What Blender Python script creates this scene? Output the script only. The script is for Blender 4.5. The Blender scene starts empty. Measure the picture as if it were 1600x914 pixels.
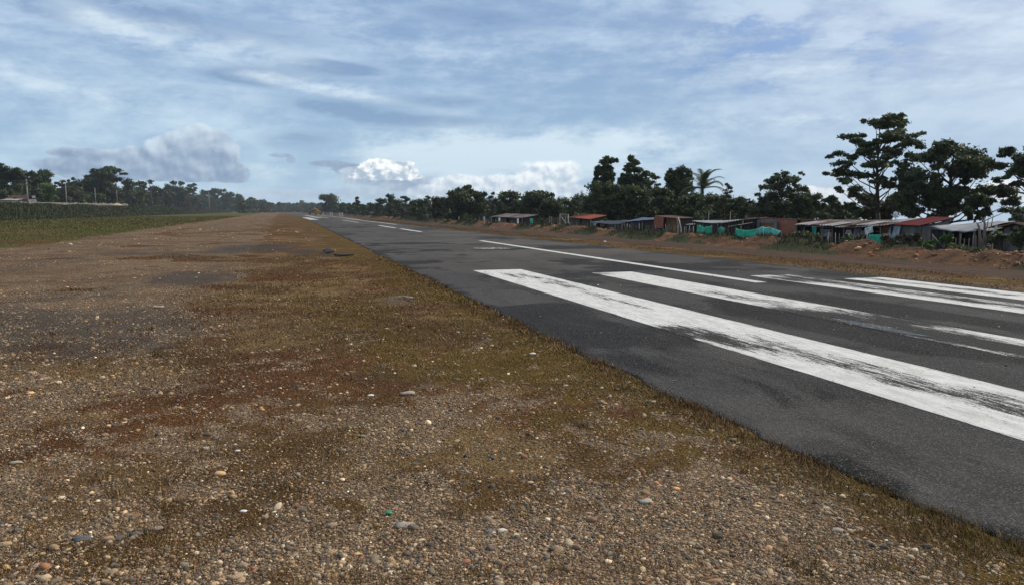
import bpy, math, random
import numpy as np
from mathutils import Vector

R = math.radians
PI = math.pi
random.seed(7)
rng = np.random.default_rng(11)
SC = bpy.context.scene
COL = SC.collection

# ------------------------------------------------------------------ survey of the site
# runway runs along +Y; the photographer stands on the verge left of it
H = 1.75
FPX = 1164.0
TH = math.atan(127 / FPX)
AL = math.atan(362 * math.cos(TH) / FPX)
hx, hy = math.sin(AL), math.cos(AL)
Fv = np.array([math.cos(TH) * hx, math.cos(TH) * hy, -math.sin(TH)])
Rv = np.array([hy, -hx, 0.0])
Uv = np.array([math.sin(TH) * hx, math.sin(TH) * hy, math.cos(TH)])


def ray(px, py):
    return Fv + (px - 800) / FPX * Rv + (457 - py) / FPX * Uv


def G(px, py, z=0.0):
    r = ray(px, py)
    s = (H - z) / (-r[2])
    return np.array([r[0] * s, r[1] * s, z])


def PX(px, py, L):
    r = ray(px, py)
    t = L / r[0]
    return Vector((L, r[1] * t, H + r[2] * t))


def D3(px, py, depth):
    r = ray(px, py) * depth
    return Vector((r[0], r[1], H + r[2]))


def azel(px, py):
    r = ray(px, py)
    return math.atan2(r[0], r[1]), math.atan2(r[2], math.hypot(r[0], r[1]))


# ------------------------------------------------------------------ numpy noise
def _h(ix, iy, seed):
    n = (ix * 374761393 + iy * 668265263 + seed * 1274126177) & 0x7fffffff
    n = (n ^ (n >> 13)) * 1103515245 & 0x7fffffff
    n = (n ^ (n >> 16)) & 0xffff
    return n / 65535.0


def vnoise(x, y, seed=0):
    x = np.asarray(x, float); y = np.asarray(y, float)
    ix = np.floor(x).astype(np.int64); iy = np.floor(y).astype(np.int64)
    fx = x - ix; fy = y - iy
    fx = fx * fx * (3 - 2 * fx); fy = fy * fy * (3 - 2 * fy)
    a = _h(ix, iy, seed); b = _h(ix + 1, iy, seed)
    c = _h(ix, iy + 1, seed); d = _h(ix + 1, iy + 1, seed)
    return (a * (1 - fx) + b * fx) * (1 - fy) + (c * (1 - fx) + d * fx) * fy


def fbm(x, y, s=1.0, o=4, seed=0):
    x = np.asarray(x, float) / s; y = np.asarray(y, float) / s
    t = 0; a = .5; n = 0
    for k in range(o):
        t = t + a * vnoise(x, y, seed + k * 17); n += a
        a *= .55; x = x * 2.03 + 5.1; y = y * 2.03 + 1.7
    return t / n


def ss(a, b, x):
    t = np.clip((np.asarray(x, float) - a) / (b - a), 0, 1)
    return t * t * (3 - 2 * t)


# ------------------------------------------------------------------ object helpers
def tag(o, label=None, cat=None, group=None, kind=None):
    if label: o['label'] = label
    if cat: o['category'] = cat
    if group: o['group'] = group
    if kind: o['kind'] = kind
    return o


def empty(name, loc, label, cat, group=None, rz=0.0):
    o = bpy.data.objects.new(name, None)
    COL.objects.link(o)
    o.location = loc; o.rotation_euler = (0, 0, rz)
    o.empty_display_size = .2
    return tag(o, label, cat, group)


def link(name, me, parent=None, local=False):
    o = bpy.data.objects.new(name, me)
    COL.objects.link(o)
    if parent is not None:
        o.parent = parent
        if not local:           # geometry was written in world coordinates
            o.location = (-parent.location.x, -parent.location.y, -parent.location.z)
            if abs(parent.rotation_euler.z) > 1e-6:
                c, s = math.cos(-parent.rotation_euler.z), math.sin(-parent.rotation_euler.z)
                x, y, z = parent.location
                o.location = (-(c * x - s * y), -(s * x + c * y), -z)
                o.rotation_euler = (0, 0, -parent.rotation_euler.z)
    return o


def npmesh(name, V, Fc, mat, smooth=False, attrs=None):
    V = np.ascontiguousarray(V, dtype=np.float32); Fc = np.ascontiguousarray(Fc, dtype=np.int32)
    me = bpy.data.meshes.new(name)
    nf, k = Fc.shape
    me.vertices.add(len(V)); me.vertices.foreach_set('co', V.ravel())
    me.loops.add(nf * k); me.loops.foreach_set('vertex_index', Fc.ravel())
    me.polygons.add(nf)
    me.polygons.foreach_set('loop_start', np.arange(0, nf * k, k, dtype=np.int32))
    if smooth:
        me.polygons.foreach_set('use_smooth', np.ones(nf, dtype=bool))
    me.update(calc_edges=True)
    for an, arr in (attrs or {}).items():
        arr = np.ascontiguousarray(arr, dtype=np.float32)
        if arr.ndim == 2:
            if arr.shape[1] == 3: arr = np.concatenate([arr, np.ones((len(arr), 1), np.float32)], 1)
            a = me.attributes.new(an, 'FLOAT_COLOR', 'POINT'); a.data.foreach_set('color', arr.ravel())
        else:
            a = me.attributes.new(an, 'FLOAT', 'POINT'); a.data.foreach_set('value', arr)
    me.materials.append(mat)
    return me


class MB:
    def __init__(s): s.v = []; s.f = []; s.sm = []

    def add(s, vs, fs, smooth=False):
        b = len(s.v); s.v += [tuple(v) for v in vs]
        s.f += [tuple(b + i for i in f) for f in fs]; s.sm += [smooth] * len(fs)

    def box(s, c, sz, rz=0, tilt=None):
        x, y, z = [d / 2 for d in sz]
        co, si = math.cos(rz), math.sin(rz)
        vs = []
        for dz in (-z, z):
            for dx, dy in ((-x, -y), (x, -y), (x, y), (-x, y)):
                vs.append((c[0] + dx * co - dy * si, c[1] + dx * si + dy * co, c[2] + dz))
        s.add(vs, [(0, 3, 2, 1), (4, 5, 6, 7), (0, 1, 5, 4), (1, 2, 6, 5), (2, 3, 7, 6), (3, 0, 4, 7)])

    def tube(s, pts, rad, n=6):
        pts = [Vector(p) for p in pts]
        if not isinstance(rad, (list, tuple)): rad = [rad] * len(pts)
        vs = []; fs = []
        for i, p in enumerate(pts):
            d = (pts[min(i + 1, len(pts) - 1)] - pts[max(i - 1, 0)]).normalized()
            u = d.orthogonal().normalized() if abs(d.z) > .9 else d.cross(Vector((0, 0, 1))).normalized()
            w = d.cross(u)
            for k in range(n):
                a = 2 * PI * k / n
                vs.append(p + (u * math.cos(a) + w * math.sin(a)) * rad[i])
        for i in range(len(pts) - 1):
            for k in range(n):
                a, b = i * n + k, i * n + (k + 1) % n
                fs.append((a, b, b + n, a + n))
        fs.append(tuple(range(n))[::-1]); fs.append(tuple((len(pts) - 1) * n + k for k in range(n)))
        s.add(vs, fs, True)

    def prism(s, poly, th):
        """flat polygon (list of 3D points) given thickness vector th"""
        n = len(poly); th = Vector(th)
        vs = [Vector(p) for p in poly] + [Vector(p) + th for p in poly]
        fs = [tuple(range(n))[::-1], tuple(range(n, 2 * n))]
        for i in range(n):
            j = (i + 1) % n; fs.append((i, j, n + j, n + i))
        s.add(vs, fs)

    def sheet(s, p00, p10, p01, p11, nu=8, nv=4, corr=0, amp=.03, sag=0, wob=0, th=.015, seed=0, axis='u'):
        """sheet from p00->p10 (u) and p00->p01 (v), corrugated along u, closed with thickness"""
        p00, p10, p01, p11 = map(Vector, (p00, p10, p01, p11))
        if corr: nu = corr * 4
        nrm = (p10 - p00).cross(p01 - p00).normalized()
        if nrm.z < 0: nrm = -nrm
        top = []; bot = []
        rr = random.Random(seed)
        ph = [rr.uniform(0, 6) for _ in range(4)]
        for j in range(nv + 1):
            for i in range(nu + 1):
                u, v = i / nu, j / nv
                p = (p00 * (1 - u) + p10 * u) * (1 - v) + (p01 * (1 - u) + p11 * u) * v
                o = 0
                if corr: o += amp * math.sin(2 * PI * corr * u)
                o -= sag * 4 * u * (1 - u) * (1 - .3 * v)
                if wob: o += wob * (math.sin(5 * u + ph[0] + 3 * v) + .6 * math.sin(11 * u + ph[1]) * math.cos(4 * v + ph[2]) + .4 * math.sin(23 * u + ph[3] + 6 * v))
                top.append(p + nrm * (o + th / 2)); bot.append(p + nrm * (o - th / 2))
        W = nu + 1; N = len(top); fs = []
        for j in range(nv):
            for i in range(nu):
                a = j * W + i
                fs.append((a, a + 1, a + W + 1, a + W)); fs.append((N + a, N + a + W, N + a + W + 1, N + a + 1))
        for i in range(nu):
            fs.append((i, N + i, N + i + 1, i + 1)); b = nv * W + i; fs.append((b, b + 1, N + b + 1, N + b))
        for j in range(nv):
            a = j * W; fs.append((a, a + W, N + a + W, N + a)); b = a + nu; fs.append((b, N + b, N + b + W, b + W))
        s.add(top + bot, fs, bool(wob) and not corr)

    def build(s, name, mat, parent=None, label=None):
        me = bpy.data.meshes.new(name)
        me.from_pydata(s.v, [], s.f); me.materials.append(mat)
        me.polygons.foreach_set('use_smooth', s.sm)
        me.update()
        o = link(name, me, parent)
        if label: o['label'] = label
        return o


# ------------------------------------------------------------------ node expression helper
class E:
    def __init__(s, nt, sock): s.nt = nt; s.k = sock

    def _m(s, op, *a):
        n = s.nt.nodes.new('ShaderNodeMath'); n.operation = op
        for i, v in enumerate((s,) + a):
            if isinstance(v, E): s.nt.links.new(v.k, n.inputs[i])
            else: n.inputs[i].default_value = float(v)
        return E(s.nt, n.outputs[0])

    def __add__(s, o): return s._m('ADD', o)
    __radd__ = __add__
    def __sub__(s, o): return s._m('SUBTRACT', o)
    def __rsub__(s, o): return (s * -1) + o
    def __mul__(s, o): return s._m('MULTIPLY', o)
    __rmul__ = __mul__
    def __truediv__(s, o): return s._m('DIVIDE', o)
    def __pow__(s, o): return s._m('POWER', o)
    def max(s, o): return s._m('MAXIMUM', o)
    def min(s, o): return s._m('MINIMUM', o)
    def exp(s): return s._m('EXPONENT')
    def clamp(s): return s.max(0.0).min(1.0)
    def ss(s, a, b):
        n = s.nt.nodes.new('ShaderNodeMapRange'); n.interpolation_type = 'SMOOTHSTEP'
        s.nt.links.new(s.k, n.inputs[0])
        n.inputs[1].default_value = a; n.inputs[2].default_value = b
        n.inputs[3].default_value = 0; n.inputs[4].default_value = 1
        return E(s.nt, n.outputs[0])


class NT:
    def __init__(s, nt, flat=False): s.nt = nt; s.flat = flat

    def n(s, t, **kw):
        nd = s.nt.nodes.new(t)
        for k, v in kw.items(): setattr(nd, k, v)
        return nd

    def put(s, sock, v):
        if isinstance(v, E): s.nt.links.new(v.k, sock)
        elif isinstance(v, bpy.types.NodeSocket): s.nt.links.new(v, sock)
        elif isinstance(v, (tuple, list)) and len(v) == 3 and sock.type == 'RGBA': sock.default_value = (*v, 1)
        else: sock.default_value = v

    def e(s, sock): return E(s.nt, sock)

    def noise(s, vec, scale, detail=4, rough=.55, dist=0, out=0, lac=2.0, d2=False):
        n = s.n('ShaderNodeTexNoise')
        if d2 or s.flat: n.noise_dimensions = '2D'
        s.put(n.inputs['Vector'], vec); n.inputs['Scale'].default_value = scale
        n.inputs['Detail'].default_value = detail; n.inputs['Roughness'].default_value = rough
        n.inputs['Distortion'].default_value = dist; n.inputs['Lacunarity'].default_value = lac
        return E(s.nt, n.outputs[out])

    def vor(s, vec, scale, feature='F1', out='Distance', rnd=1.0, smooth=None):
        n = s.n('ShaderNodeTexVoronoi'); n.feature = feature
        if s.flat: n.voronoi_dimensions = '2D'
        s.put(n.inputs['Vector'], vec); n.inputs['Scale'].default_value = scale
        n.inputs['Randomness'].default_value = rnd
        if smooth is not None: n.inputs['Smoothness'].default_value = smooth
        return E(s.nt, n.outputs[out])

    def mix(s, f, a, b, mode='MIX'):
        n = s.n('ShaderNodeMix'); n.data_type = 'RGBA'; n.blend_type = mode; n.clamp_factor = True
        s.put(n.inputs[0], f); s.put(n.inputs[6], a); s.put(n.inputs[7], b)
        return E(s.nt, n.outputs[2])

    def ramp(s, f, stops, interp='LINEAR'):
        n = s.n('ShaderNodeValToRGB'); s.put(n.inputs[0], f)
        r = n.color_ramp; r.interpolation = interp
        while len(r.elements) < len(stops): r.elements.new(.5)
        for el, (p, c) in zip(r.elements, stops):
            el.position = p; el.color = (*c, 1) if len(c) == 3 else c
        return E(s.nt, n.outputs[0])

    def xyz(s, x, y, z):
        n = s.n('ShaderNodeCombineXYZ')
        for i, v in enumerate((x, y, z)): s.put(n.inputs[i], v)
        return E(s.nt, n.outputs[0])

    def sep(s, v):
        n = s.n('ShaderNodeSeparateXYZ'); s.put(n.inputs[0], v)
        return [E(s.nt, n.outputs[i]) for i in range(3)]

    def vscale(s, v, sc):
        n = s.n('ShaderNodeVectorMath', operation='MULTIPLY'); s.put(n.inputs[0], v); n.inputs[1].default_value = sc
        return E(s.nt, n.outputs[0])

    def attr(s, name, out='Fac'):
        n = s.n('ShaderNodeAttribute'); n.attribute_name = name
        return E(s.nt, n.outputs[out])

    def bump(s, h, strength, dist, normal=None):
        n = s.n('ShaderNodeBump'); s.put(n.inputs['Height'], h)
        n.inputs['Strength'].default_value = strength; n.inputs['Distance'].default_value = dist
        if normal is not None: s.put(n.inputs['Normal'], normal)
        return E(s.nt, n.outputs[0])


def material(name, fn, flat=False):
    m = bpy.data.materials.new(name); m.use_nodes = True
    nt = m.node_tree; nt.nodes.clear()
    t = NT(nt, flat)
    out = t.n('ShaderNodeOutputMaterial'); b = t.n('ShaderNodeBsdfPrincipled')
    nt.links.new(b.outputs[0], out.inputs[0])
    b.inputs['Roughness'].default_value = .85
    b.inputs['Specular IOR Level'].default_value = .3
    pos = t.n('ShaderNodeNewGeometry')
    P = E(nt, pos.outputs['Position'])
    fn(t, b, P, out)
    return m


def simple(name, c1, c2=None, scale=3.0, rough=.85, bump=.0, stretch=(1, 1, 1), spec=.3, metal=0, dirt=None):
    c2 = c2 or tuple(v * .6 for v in c1)

    def fn(t, b, P, out):
        v = t.vscale(P, stretch)
        f = t.noise(v, scale, 5, .65).ss(.3, .7)
        c = t.mix(f, c1, c2)
        if dirt:
            c = t.mix(t.noise(P, scale * .35, 4, .6).ss(.5, .7) * .8, c, dirt)
        t.put(b.inputs['Base Color'], c)
        b.inputs['Roughness'].default_value = rough
        b.inputs['Specular IOR Level'].default_value = spec
        b.inputs['Metallic'].default_value = metal
        if bump: t.put(b.inputs['Normal'], t.bump(t.noise(v, scale * 4, 4, .6), bump, .03))
    return material(name, fn)


# ------------------------------------------------------------------ materials
PEB = [(0.0, (.075, .068, .062)), (.14, (.20, .165, .13)), (.28, (.13, .105, .085)), (.42, (.27, .215, .155)),
       (.55, (.10, .098, .10)), (.66, (.30, .25, .20)), (.78, (.16, .10, .07)), (.87, (.235, .20, .165)), (.95, (.50, .46, .40))]


def m_ground(t, b, P, out):
    gr, dr, gn, dk, rd, sw, ru = (t.attr(k) for k in ('gravel', 'dry', 'green', 'dark', 'red', 'straw', 'rust'))
    x, y, z = t.sep(P)
    P2 = t.xyz(x, y, 0.0)
    # soil and dust
    ns = t.noise(P2, 1.3, 6, .65)
    nb = t.noise(t.vscale(P2, (1, .55, 1)), .35, 6, .7)
    soil = t.mix(ns.ss(.35, .65), (.088, .064, .046), (.042, .030, .022))
    soil = t.mix(nb.ss(.48, .68) * .7, soil, (.088, .070, .055))
    soil = t.mix((1 - nb).ss(.50, .66) * .6, soil, (.030, .023, .018))
    soil = t.mix(rd * ns.ss(.3, .6) * .45, soil, (.105, .058, .040))
    # pebbles, two sizes
    c1 = t.vor(P2, 26, out='Color'); d1 = t.vor(P2, 26)
    c2 = t.vor(P2, 62, out='Color'); d2 = t.vor(P2, 62)
    s1 = t.sep(c1)[0]; s2 = t.sep(c2)[1]
    k1 = t.ramp(s1, PEB, 'CONSTANT'); k2 = t.ramp(s2, PEB, 'CONSTANT')
    m2 = (1 - d2.ss(.35, .62)) * .85
    g = t.mix(m2, soil, k2)
    pick = t.sep(c1)[2].ss(.45, .55)
    m1 = (1 - d1.ss(.30, .52)) * pick
    g = t.mix(m1, g, k1)
    far = t.noise(P2, 9, 5, .8).ss(.35, .7)
    g = t.mix(far * .35, g, (.16, .125, .09))
    wht = t.noise(P2, 11, 6, .85)
    g = t.mix(wht.ss(.62, .72) * .8, g, (.34, .29, .22))
    gcol = t.mix((gr * 1.15 - .1 + (t.noise(P2, 4, 4, .7) - .5) * .8).ss(.15, .75), soil, g)
    # matted grass
    f = t.noise(t.vscale(P2, (1, .6, 1)), 45, 4, .8)
    big = t.noise(P2, 2.2, 5, .7)
    R3 = lambda a_, b_, c_: t.ramp(f, [(.25, a_), (.5, b_), (.75, c_)])
    dry = t.mix(ru.ss(.2, .8), R3((.024, .016, .009), (.084, .055, .027), (.185, .132, .068)), R3((.020, .012, .007), (.096, .050, .025), (.19, .110, .058)))
    dry = t.mix((sw + (big - .5) * .8).ss(.35, .9) * .75, dry, R3((.05, .036, .022), (.17, .128, .072), (.33, .27, .17)))
    gre = t.mix((x + 9.0)._m('LESS_THAN', 0.0), R3((.022, .016, .006), (.092, .068, .020), (.19, .135, .048)), R3((.016, .022, .008), (.062, .078, .022), (.13, .14, .045)))
    grs = t.mix((gn * 1.2 + (big - .5) * 1.1).ss(.15, .85), dry, gre)
    cov = (dr * 1.5 - .25 + (t.noise(P2, 6, 5, .75) - .5) * 1.2).ss(.25, .7)
    c = t.mix(cov, gcol, grs)
    # fine black millings
    blk = t.mix(t.noise(P2, 60, 3, .7).ss(.5, .75), (.045, .038, .032), (.115, .098, .080))
    c = t.mix(1.0, c, (1.02, .86, .66), 'MULTIPLY')
    pat = t.noise(t.vscale(P2, (.6, 1, 1)), .55, 7, .72)
    c = t.mix(pat.ss(.42, .62) * .5, c, t.mix(.62, c, (.018, .013, .010)))
    c = t.mix((dk * 1.3 + (t.noise(P2, 3, 5, .7) - .5) * .9).ss(.15, 1.05) * .8, c, blk)
    t.put(b.inputs['Base Color'], c)
    b.inputs['Roughness'].default_value = .95; b.inputs['Specular IOR Level'].default_value = .05
    h = (1 - d1) * m1 * .8 + (1 - d2) * .35 + f * cov * .7 + ns * .3
    t.put(b.inputs['Normal'], t.bump(h, .8, .03))


def m_asphalt(t, b, P, out):
    pt, lt = t.attr('patch'), t.attr('light')
    x, y, z = t.sep(P); P2 = t.xyz(x, y, 0.0)
    st = t.noise(t.vscale(P2, (.55, .10, 1)), 1.0, 6, .7)
    bl = t.noise(t.vscale(P2, (1, .45, 1)), .9, 6, .7, .6)
    c = t.mix(st.ss(.3, .7), (.030, .0285, .0275), (.053, .0500, .0470))
    c = t.mix(bl.ss(.48, .66) * .8, c, (.0200, .0190, .0182))
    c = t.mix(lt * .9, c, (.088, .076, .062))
    ck = t.vor(t.xyz(x + (bl - .5) * 1.6, y + (st - .5) * 1.2, 0.0), .30, 'DISTANCE_TO_EDGE')
    c = t.mix((1 - ck.ss(.0, .006)) * t.noise(P2, .25, 2, .5).ss(.45, .6) * .7, c, (.010, .0095, .009))
    c = t.mix((pt * 1.4 + (bl - .5) * 1.2).ss(.35, .8) * .9, c, (.0075, .0072, .0070))
    ag = t.vor(P2, 120, out='Color'); a1 = t.sep(ag)[0]
    c = t.mix((a1.ss(.80, .95)) * .55, c, (.16, .15, .14))
    c = t.mix((1 - a1).ss(.7, .95) * .5, c, (.012, .012, .013))
    t.put(b.inputs['Base Color'], c)
    t.put(b.inputs['Roughness'], .78 + bl * .2)
    b.inputs['Specular IOR Level'].default_value = .09
    t.put(b.inputs['Normal'], t.bump(t.vor(P2, 90) * .6 + t.noise(P2, 30, 4, .7) + bl * 2, .55, .012))


def m_paint(t, b, P, out):
    wr = t.attr('wear')
    x, y, z = t.sep(P); P2 = t.xyz(x, y, 0.0)
    scr = t.noise(t.vscale(P2, (8, .9, 1)), 1.6, 7, .78, .3)
    cr = t.noise(t.vscale(P2, (1.4, .7, 1)), 46, 5, .8)
    crack = t.vor(t.xyz(x + t.noise(P2, 3, 3, .6) * .3, y, 0.0), 2.2, 'DISTANCE_TO_EDGE')
    base = t.mix(t.noise(t.vscale(P2, (3, 1, 1)), 2.0, 7, .8).ss(.35, .7), (.56, .55, .52), (.40, .39, .36))
    base = t.mix(t.vor(P2, 75, out='Color')._m('GREATER_THAN', .86) * .45, base, (.25, .24, .22))
    scr2 = t.noise(t.vscale(P2, (16, 1.6, 1)), 2.6, 6, .8, .2)
    N_ = (scr * .40 + scr2 * .30 + cr * .30).ss(.37, .63)
    w = (N_ + wr * .92 - 1.0).ss(-.06, .26)
    thin = (1 - crack.ss(.0, .012)) * t.noise(P2, .8, 2, .5).ss(.55, .65) * .6
    w = (w * .97).max(thin)
    asp = t.mix(cr.ss(.35, .65), (.006, .006, .006), (.034, .0320, .030))
    t.put(b.inputs['Base Color'], t.mix(w, base, asp))
    b.inputs['Roughness'].default_value = .9
    b.inputs['Specular IOR Level'].default_value = .06
    t.put(b.inputs['Normal'], t.bump(t.vor(P2, 90) * .5 + cr, .4, .008))


def m_leaf(cols, rough=.55, tr=.3):
    def fn(t, b, P, out):
        tone = t.attr('tone')
        c = t.ramp(tone, [(0, cols[0]), (.5, cols[1]), (1, cols[2])])
        t.put(b.inputs['Base Color'], c)
        b.inputs['Roughness'].default_value = rough
        b.inputs['Specular IOR Level'].default_value = .2
        tl = t.n('ShaderNodeBsdfTranslucent'); t.put(tl.inputs[0], c)
        mx = t.n('ShaderNodeMixShader'); mx.inputs[0].default_value = tr
        t.nt.links.new(b.outputs[0], mx.inputs[1]); t.nt.links.new(tl.outputs[0], mx.inputs[2])
        t.nt.links.new(mx.outputs[0], out.inputs[0])
    return fn


def m_attrcol(rough=.85, spec=.25, bumps=0):
    def fn(t, b, P, out):
        c = t.attr('col', 'Color')
        if bumps:
            f = t.noise(P, 90, 4, .7)
            c = t.mix(f.ss(.3, .7) * .45, c, t.mix(.5, c, (.08, .065, .05)))
            t.put(b.inputs['Normal'], t.bump(f, .4, .004))
        t.put(b.inputs['Base Color'], c)
        b.inputs['Roughness'].default_value = rough; b.inputs['Specular IOR Level'].default_value = spec
    return fn


def m_brick(t, b, P, out):
    x, y, z = t.sep(P)
    n = t.n('ShaderNodeTexBrick'); t.put(n.inputs['Vector'], t.xyz(y, z, x * .0))
    n.inputs['Scale'].default_value = 3.2; n.inputs['Mortar Size'].default_value = .02
    n.inputs['Color1'].default_value = (.42, .125, .065, 1); n.inputs['Color2'].default_value = (.31, .09, .05, 1)
    n.inputs['Mortar'].default_value = (.14, .11, .09, 1)
    c = t.mix(t.noise(P, 1.1, 5, .65).ss(.45, .7) * .7, n.outputs[0], (.40, .19, .10))
    c = t.mix(t.noise(t.vscale(P, (1, 1, .3)), 2.3, 5, .65).ss(.55, .75) * .7, c, (.07, .05, .045))
    t.put(b.inputs['Base Color'], c)


def m_planks(c1, c2, n=6.0):
    def fn(t, b, P, out):
        x, y, z = t.sep(P)
        v = t.xyz(y * n, x * n, 0.0)
        w = t.vor(v, 1.0, out='Color', rnd=.9)
        s = t.sep(w)[0]
        gr = t.noise(t.vscale(P, (8, 8, .7)), 3, 5, .7)
        c = t.mix(s, c1, c2)
        c = t.mix(gr.ss(.45, .7) * .6, c, tuple(v * .35 for v in c1))
        t.put(b.inputs['Base Color'], c)
    return fn


def m_tin(c1, c2, rust, amt):
    def fn(t, b, P, out):
        v = t.vscale(P, (.5, 2.2, .5))
        c = t.mix(t.noise(v, 1.4, 5, .65).ss(.35, .65), c1, c2)
        c = t.mix((t.noise(v, .9, 6, .75) + amt - .5).ss(.42, .62) * .9, c, rust)
        t.put(b.inputs['Base Color'], c)
        b.inputs['Roughness'].default_value = .85
        b.inputs['Specular IOR Level'].default_value = .12
    return fn


def m_bank(t, b, P, out):
    vg = t.attr('veg')
    n1 = t.noise(P, 1.6, 7, .75); n2 = t.noise(P, 9, 6, .8)
    c = t.mix(n1.ss(.35, .65), (.175, .088, .042), (.080, .042, .023))
    c = t.mix(n2.ss(.55, .72) * .75, c, (.21, .135, .082))
    c = t.mix((1 - n2).ss(.55, .72) * .75, c, (.05, .03, .02))
    c = t.mix((vg * 1.3 + (n1 - .5) * 1.2).ss(.35, .8), c, t.mix(n2, (.03, .036, .014), (.085, .08, .035)))
    t.put(b.inputs['Base Color'], c)
    b.inputs['Specular IOR Level'].default_value = .08
    t.put(b.inputs['Normal'], t.bump(n2 + n1, .9, .12))


def m_track(t, b, P, out):
    x, y, z = t.sep(P); P2 = t.xyz(x, y, 0.0)
    rt = t.noise(t.vscale(P2, (1.6, .05, 1)), 1.2, 5, .7)
    n = t.noise(P2, 2.2, 6, .75)
    rl = t.noise(t.vscale(P2, (5, .04, 1)), 1.0, 3, .6)
    c = t.mix(rt.ss(.35, .62), (.080, .047, .030), (.040, .024, .016))
    c = t.mix(rl.ss(.52, .66) * .8, c, (.030, .020, .014))
    c = t.mix(n.ss(.5, .75) * .6, c, (.130, .086, .057))
    c = t.mix(t.noise(P2, 14, 4, .8).ss(.58, .75) * .6, c, (.22, .17, .13))
    t.put(b.inputs['Base Color'], c)
    b.inputs['Specular IOR Level'].default_value = .05
    t.put(b.inputs['Normal'], t.bump(rt * 3 + n, .7, .06))


M = {}
M['ground'] = material('ground', m_ground, True)
M['asphalt'] = material('asphalt', m_asphalt, True)
M['paint'] = material('paint', m_paint, True)
M['bank'] = material('bank', m_bank)
M['track'] = material('track', m_track, True)
M['stone'] = material('stone', m_attrcol(.8, .3, 1))
M['blade'] = material('blade', m_attrcol(.8, .2))
M['leaf'] = material('leaf', m_leaf([(.020, .031, .014), (.050, .068, .027), (.120, .145, .048)]))
M['leaf_bright'] = material('leaf_bright', m_leaf([(.03, .06, .015), (.07, .13, .025), (.12, .20, .04)]))
M['leaf_brown'] = material('leaf_brown', m_leaf([(.028, .027, .016), (.056, .050, .026), (.105, .088, .042)]))
M['leaf_lite'] = material('leaf_lite', m_leaf([(.024, .038, .016), (.052, .076, .026), (.115, .145, .045)]))
M['bark'] = simple('bark', (.085, .072, .058), (.035, .030, .025), 6, .9, .5, (1, 1, .25))
M['bark_pale'] = simple('bark_pale', (.26, .22, .17), (.12, .10, .08), 6, .9, .4, (1, 1, .25))
M['pole_concrete'] = simple('pole_concrete', (.24, .235, .22), (.15, .145, .135), 3, .9)
M['brick'] = material('brick', m_brick)
M['plank'] = material('plank', m_planks((.042, .033, .026), (.080, .064, .050)))
M['plank_red'] = material('plank_red', m_planks((.14, .035, .035), (.20, .06, .055), 4))
M['plank_dark'] = material('plank_dark', m_planks((.022, .020, .019), (.05, .042, .036)))
M['orange'] = simple('orange', (.34, .115, .055), (.22, .07, .035), 2.5, .8, dirt=(.15, .07, .05))
M['clay'] = simple('clay', (.24, .13, .05), (.13, .07, .03), 2.5, .9, .3)
M['plaster'] = simple('plaster', (.21, .20, .18), (.12, .11, .10), 1.8, .9, dirt=(.07, .06, .05))
M['concrete'] = simple('concrete', (.38, .37, .34), (.22, .21, .19), 3, .9)
M['tin_grey'] = material('tin_grey', m_tin((.30, .30, .30), (.17, .165, .16), (.10, .055, .035), .36))
M['tin_mixed'] = material('tin_mixed', m_tin((.20, .19, .175), (.10, .085, .078), (.070, .032, .028), .52))
M['tin_red'] = material('tin_red', m_tin((.17, .026, .026), (.11, .020, .022), (.10, .035, .032), .40))
M['tin_brown'] = material('tin_brown', m_tin((.11, .06, .048), (.075, .042, .035), (.05, .03, .025), .5))
M['tin_orange'] = material('tin_orange', m_tin((.28, .075, .04), (.19, .055, .035), (.09, .045, .03), .4))
M['tarp_grey'] = simple('tarp_grey', (.17, .17, .185), (.10, .10, .11), 1.2, .55)
M['tarp_blue'] = simple('tarp_blue', (.055, .085, .14), (.03, .045, .08), 1.2, .5)
M['tarp_black'] = simple('tarp_black', (.018, .019, .023), (.01, .01, .012), 1.2, .5)
M['teal'] = simple('teal', (.10, .50, .40), (.06, .36, .30), 2.2, .55, dirt=(.26, .60, .50))
M['white'] = simple('white', (.78, .77, .74), (.55, .54, .52), 3, .7)
M['cloth_grey'] = simple('cloth_grey', (.42, .42, .44), (.22, .22, .24), 8, .9)
M['cloth_lilac'] = simple('cloth_lilac', (.30, .25, .38), (.16, .13, .22), 8, .9)
M['cloth_red'] = simple('cloth_red', (.45, .08, .07), (.25, .05, .05), 8, .9)
M['yellow'] = simple('yellow', (.45, .27, .05), (.28, .16, .04), 2, .5)
M['dark'] = simple('dark', (.02, .02, .02), (.012, .012, .012), 4, .7)
M['wood'] = simple('wood', (.17, .14, .11), (.08, .065, .05), 5, .9, .2, (1, 1, .2))
M['wood_pale'] = simple('wood_pale', (.42, .39, .34), (.26, .23, .20), 5, .9, .2, (1, 1, .2))
M['green_plastic'] = simple('green_plastic', (.01, .22, .08), (.01, .15, .05), 20, .35)
M['slab'] = simple('slab', (.075, .055, .045), (.04, .03, .026), 6, .9, .5)
M['wire'] = simple('wire', (.03, .03, .03), (.02, .02, .02), 4, .6)
M['tar'] = simple('tar', (.018, .016, .016), (.035, .03, .028), 6, .8, .6)


def m_sheeting(t, b, P, out):
    f = t.noise(P, 2.2, 5, .65)
    c = t.mix(f.ss(.3, .7), (.13, .56, .45), (.07, .40, .33))
    c = t.mix(t.noise(P, .9, 4, .6).ss(.5, .7) * .7, c, (.34, .68, .58))
    t.put(b.inputs['Base Color'], c); b.inputs['Roughness'].default_value = .5
    tl = t.n('ShaderNodeBsdfTranslucent'); t.put(tl.inputs[0], c)
    mx = t.n('ShaderNodeMixShader'); mx.inputs[0].default_value = .5
    t.nt.links.new(b.outputs[0], mx.inputs[1]); t.nt.links.new(tl.outputs[0], mx.inputs[2])
    t.nt.links.new(mx.outputs[0], out.inputs[0])


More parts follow.
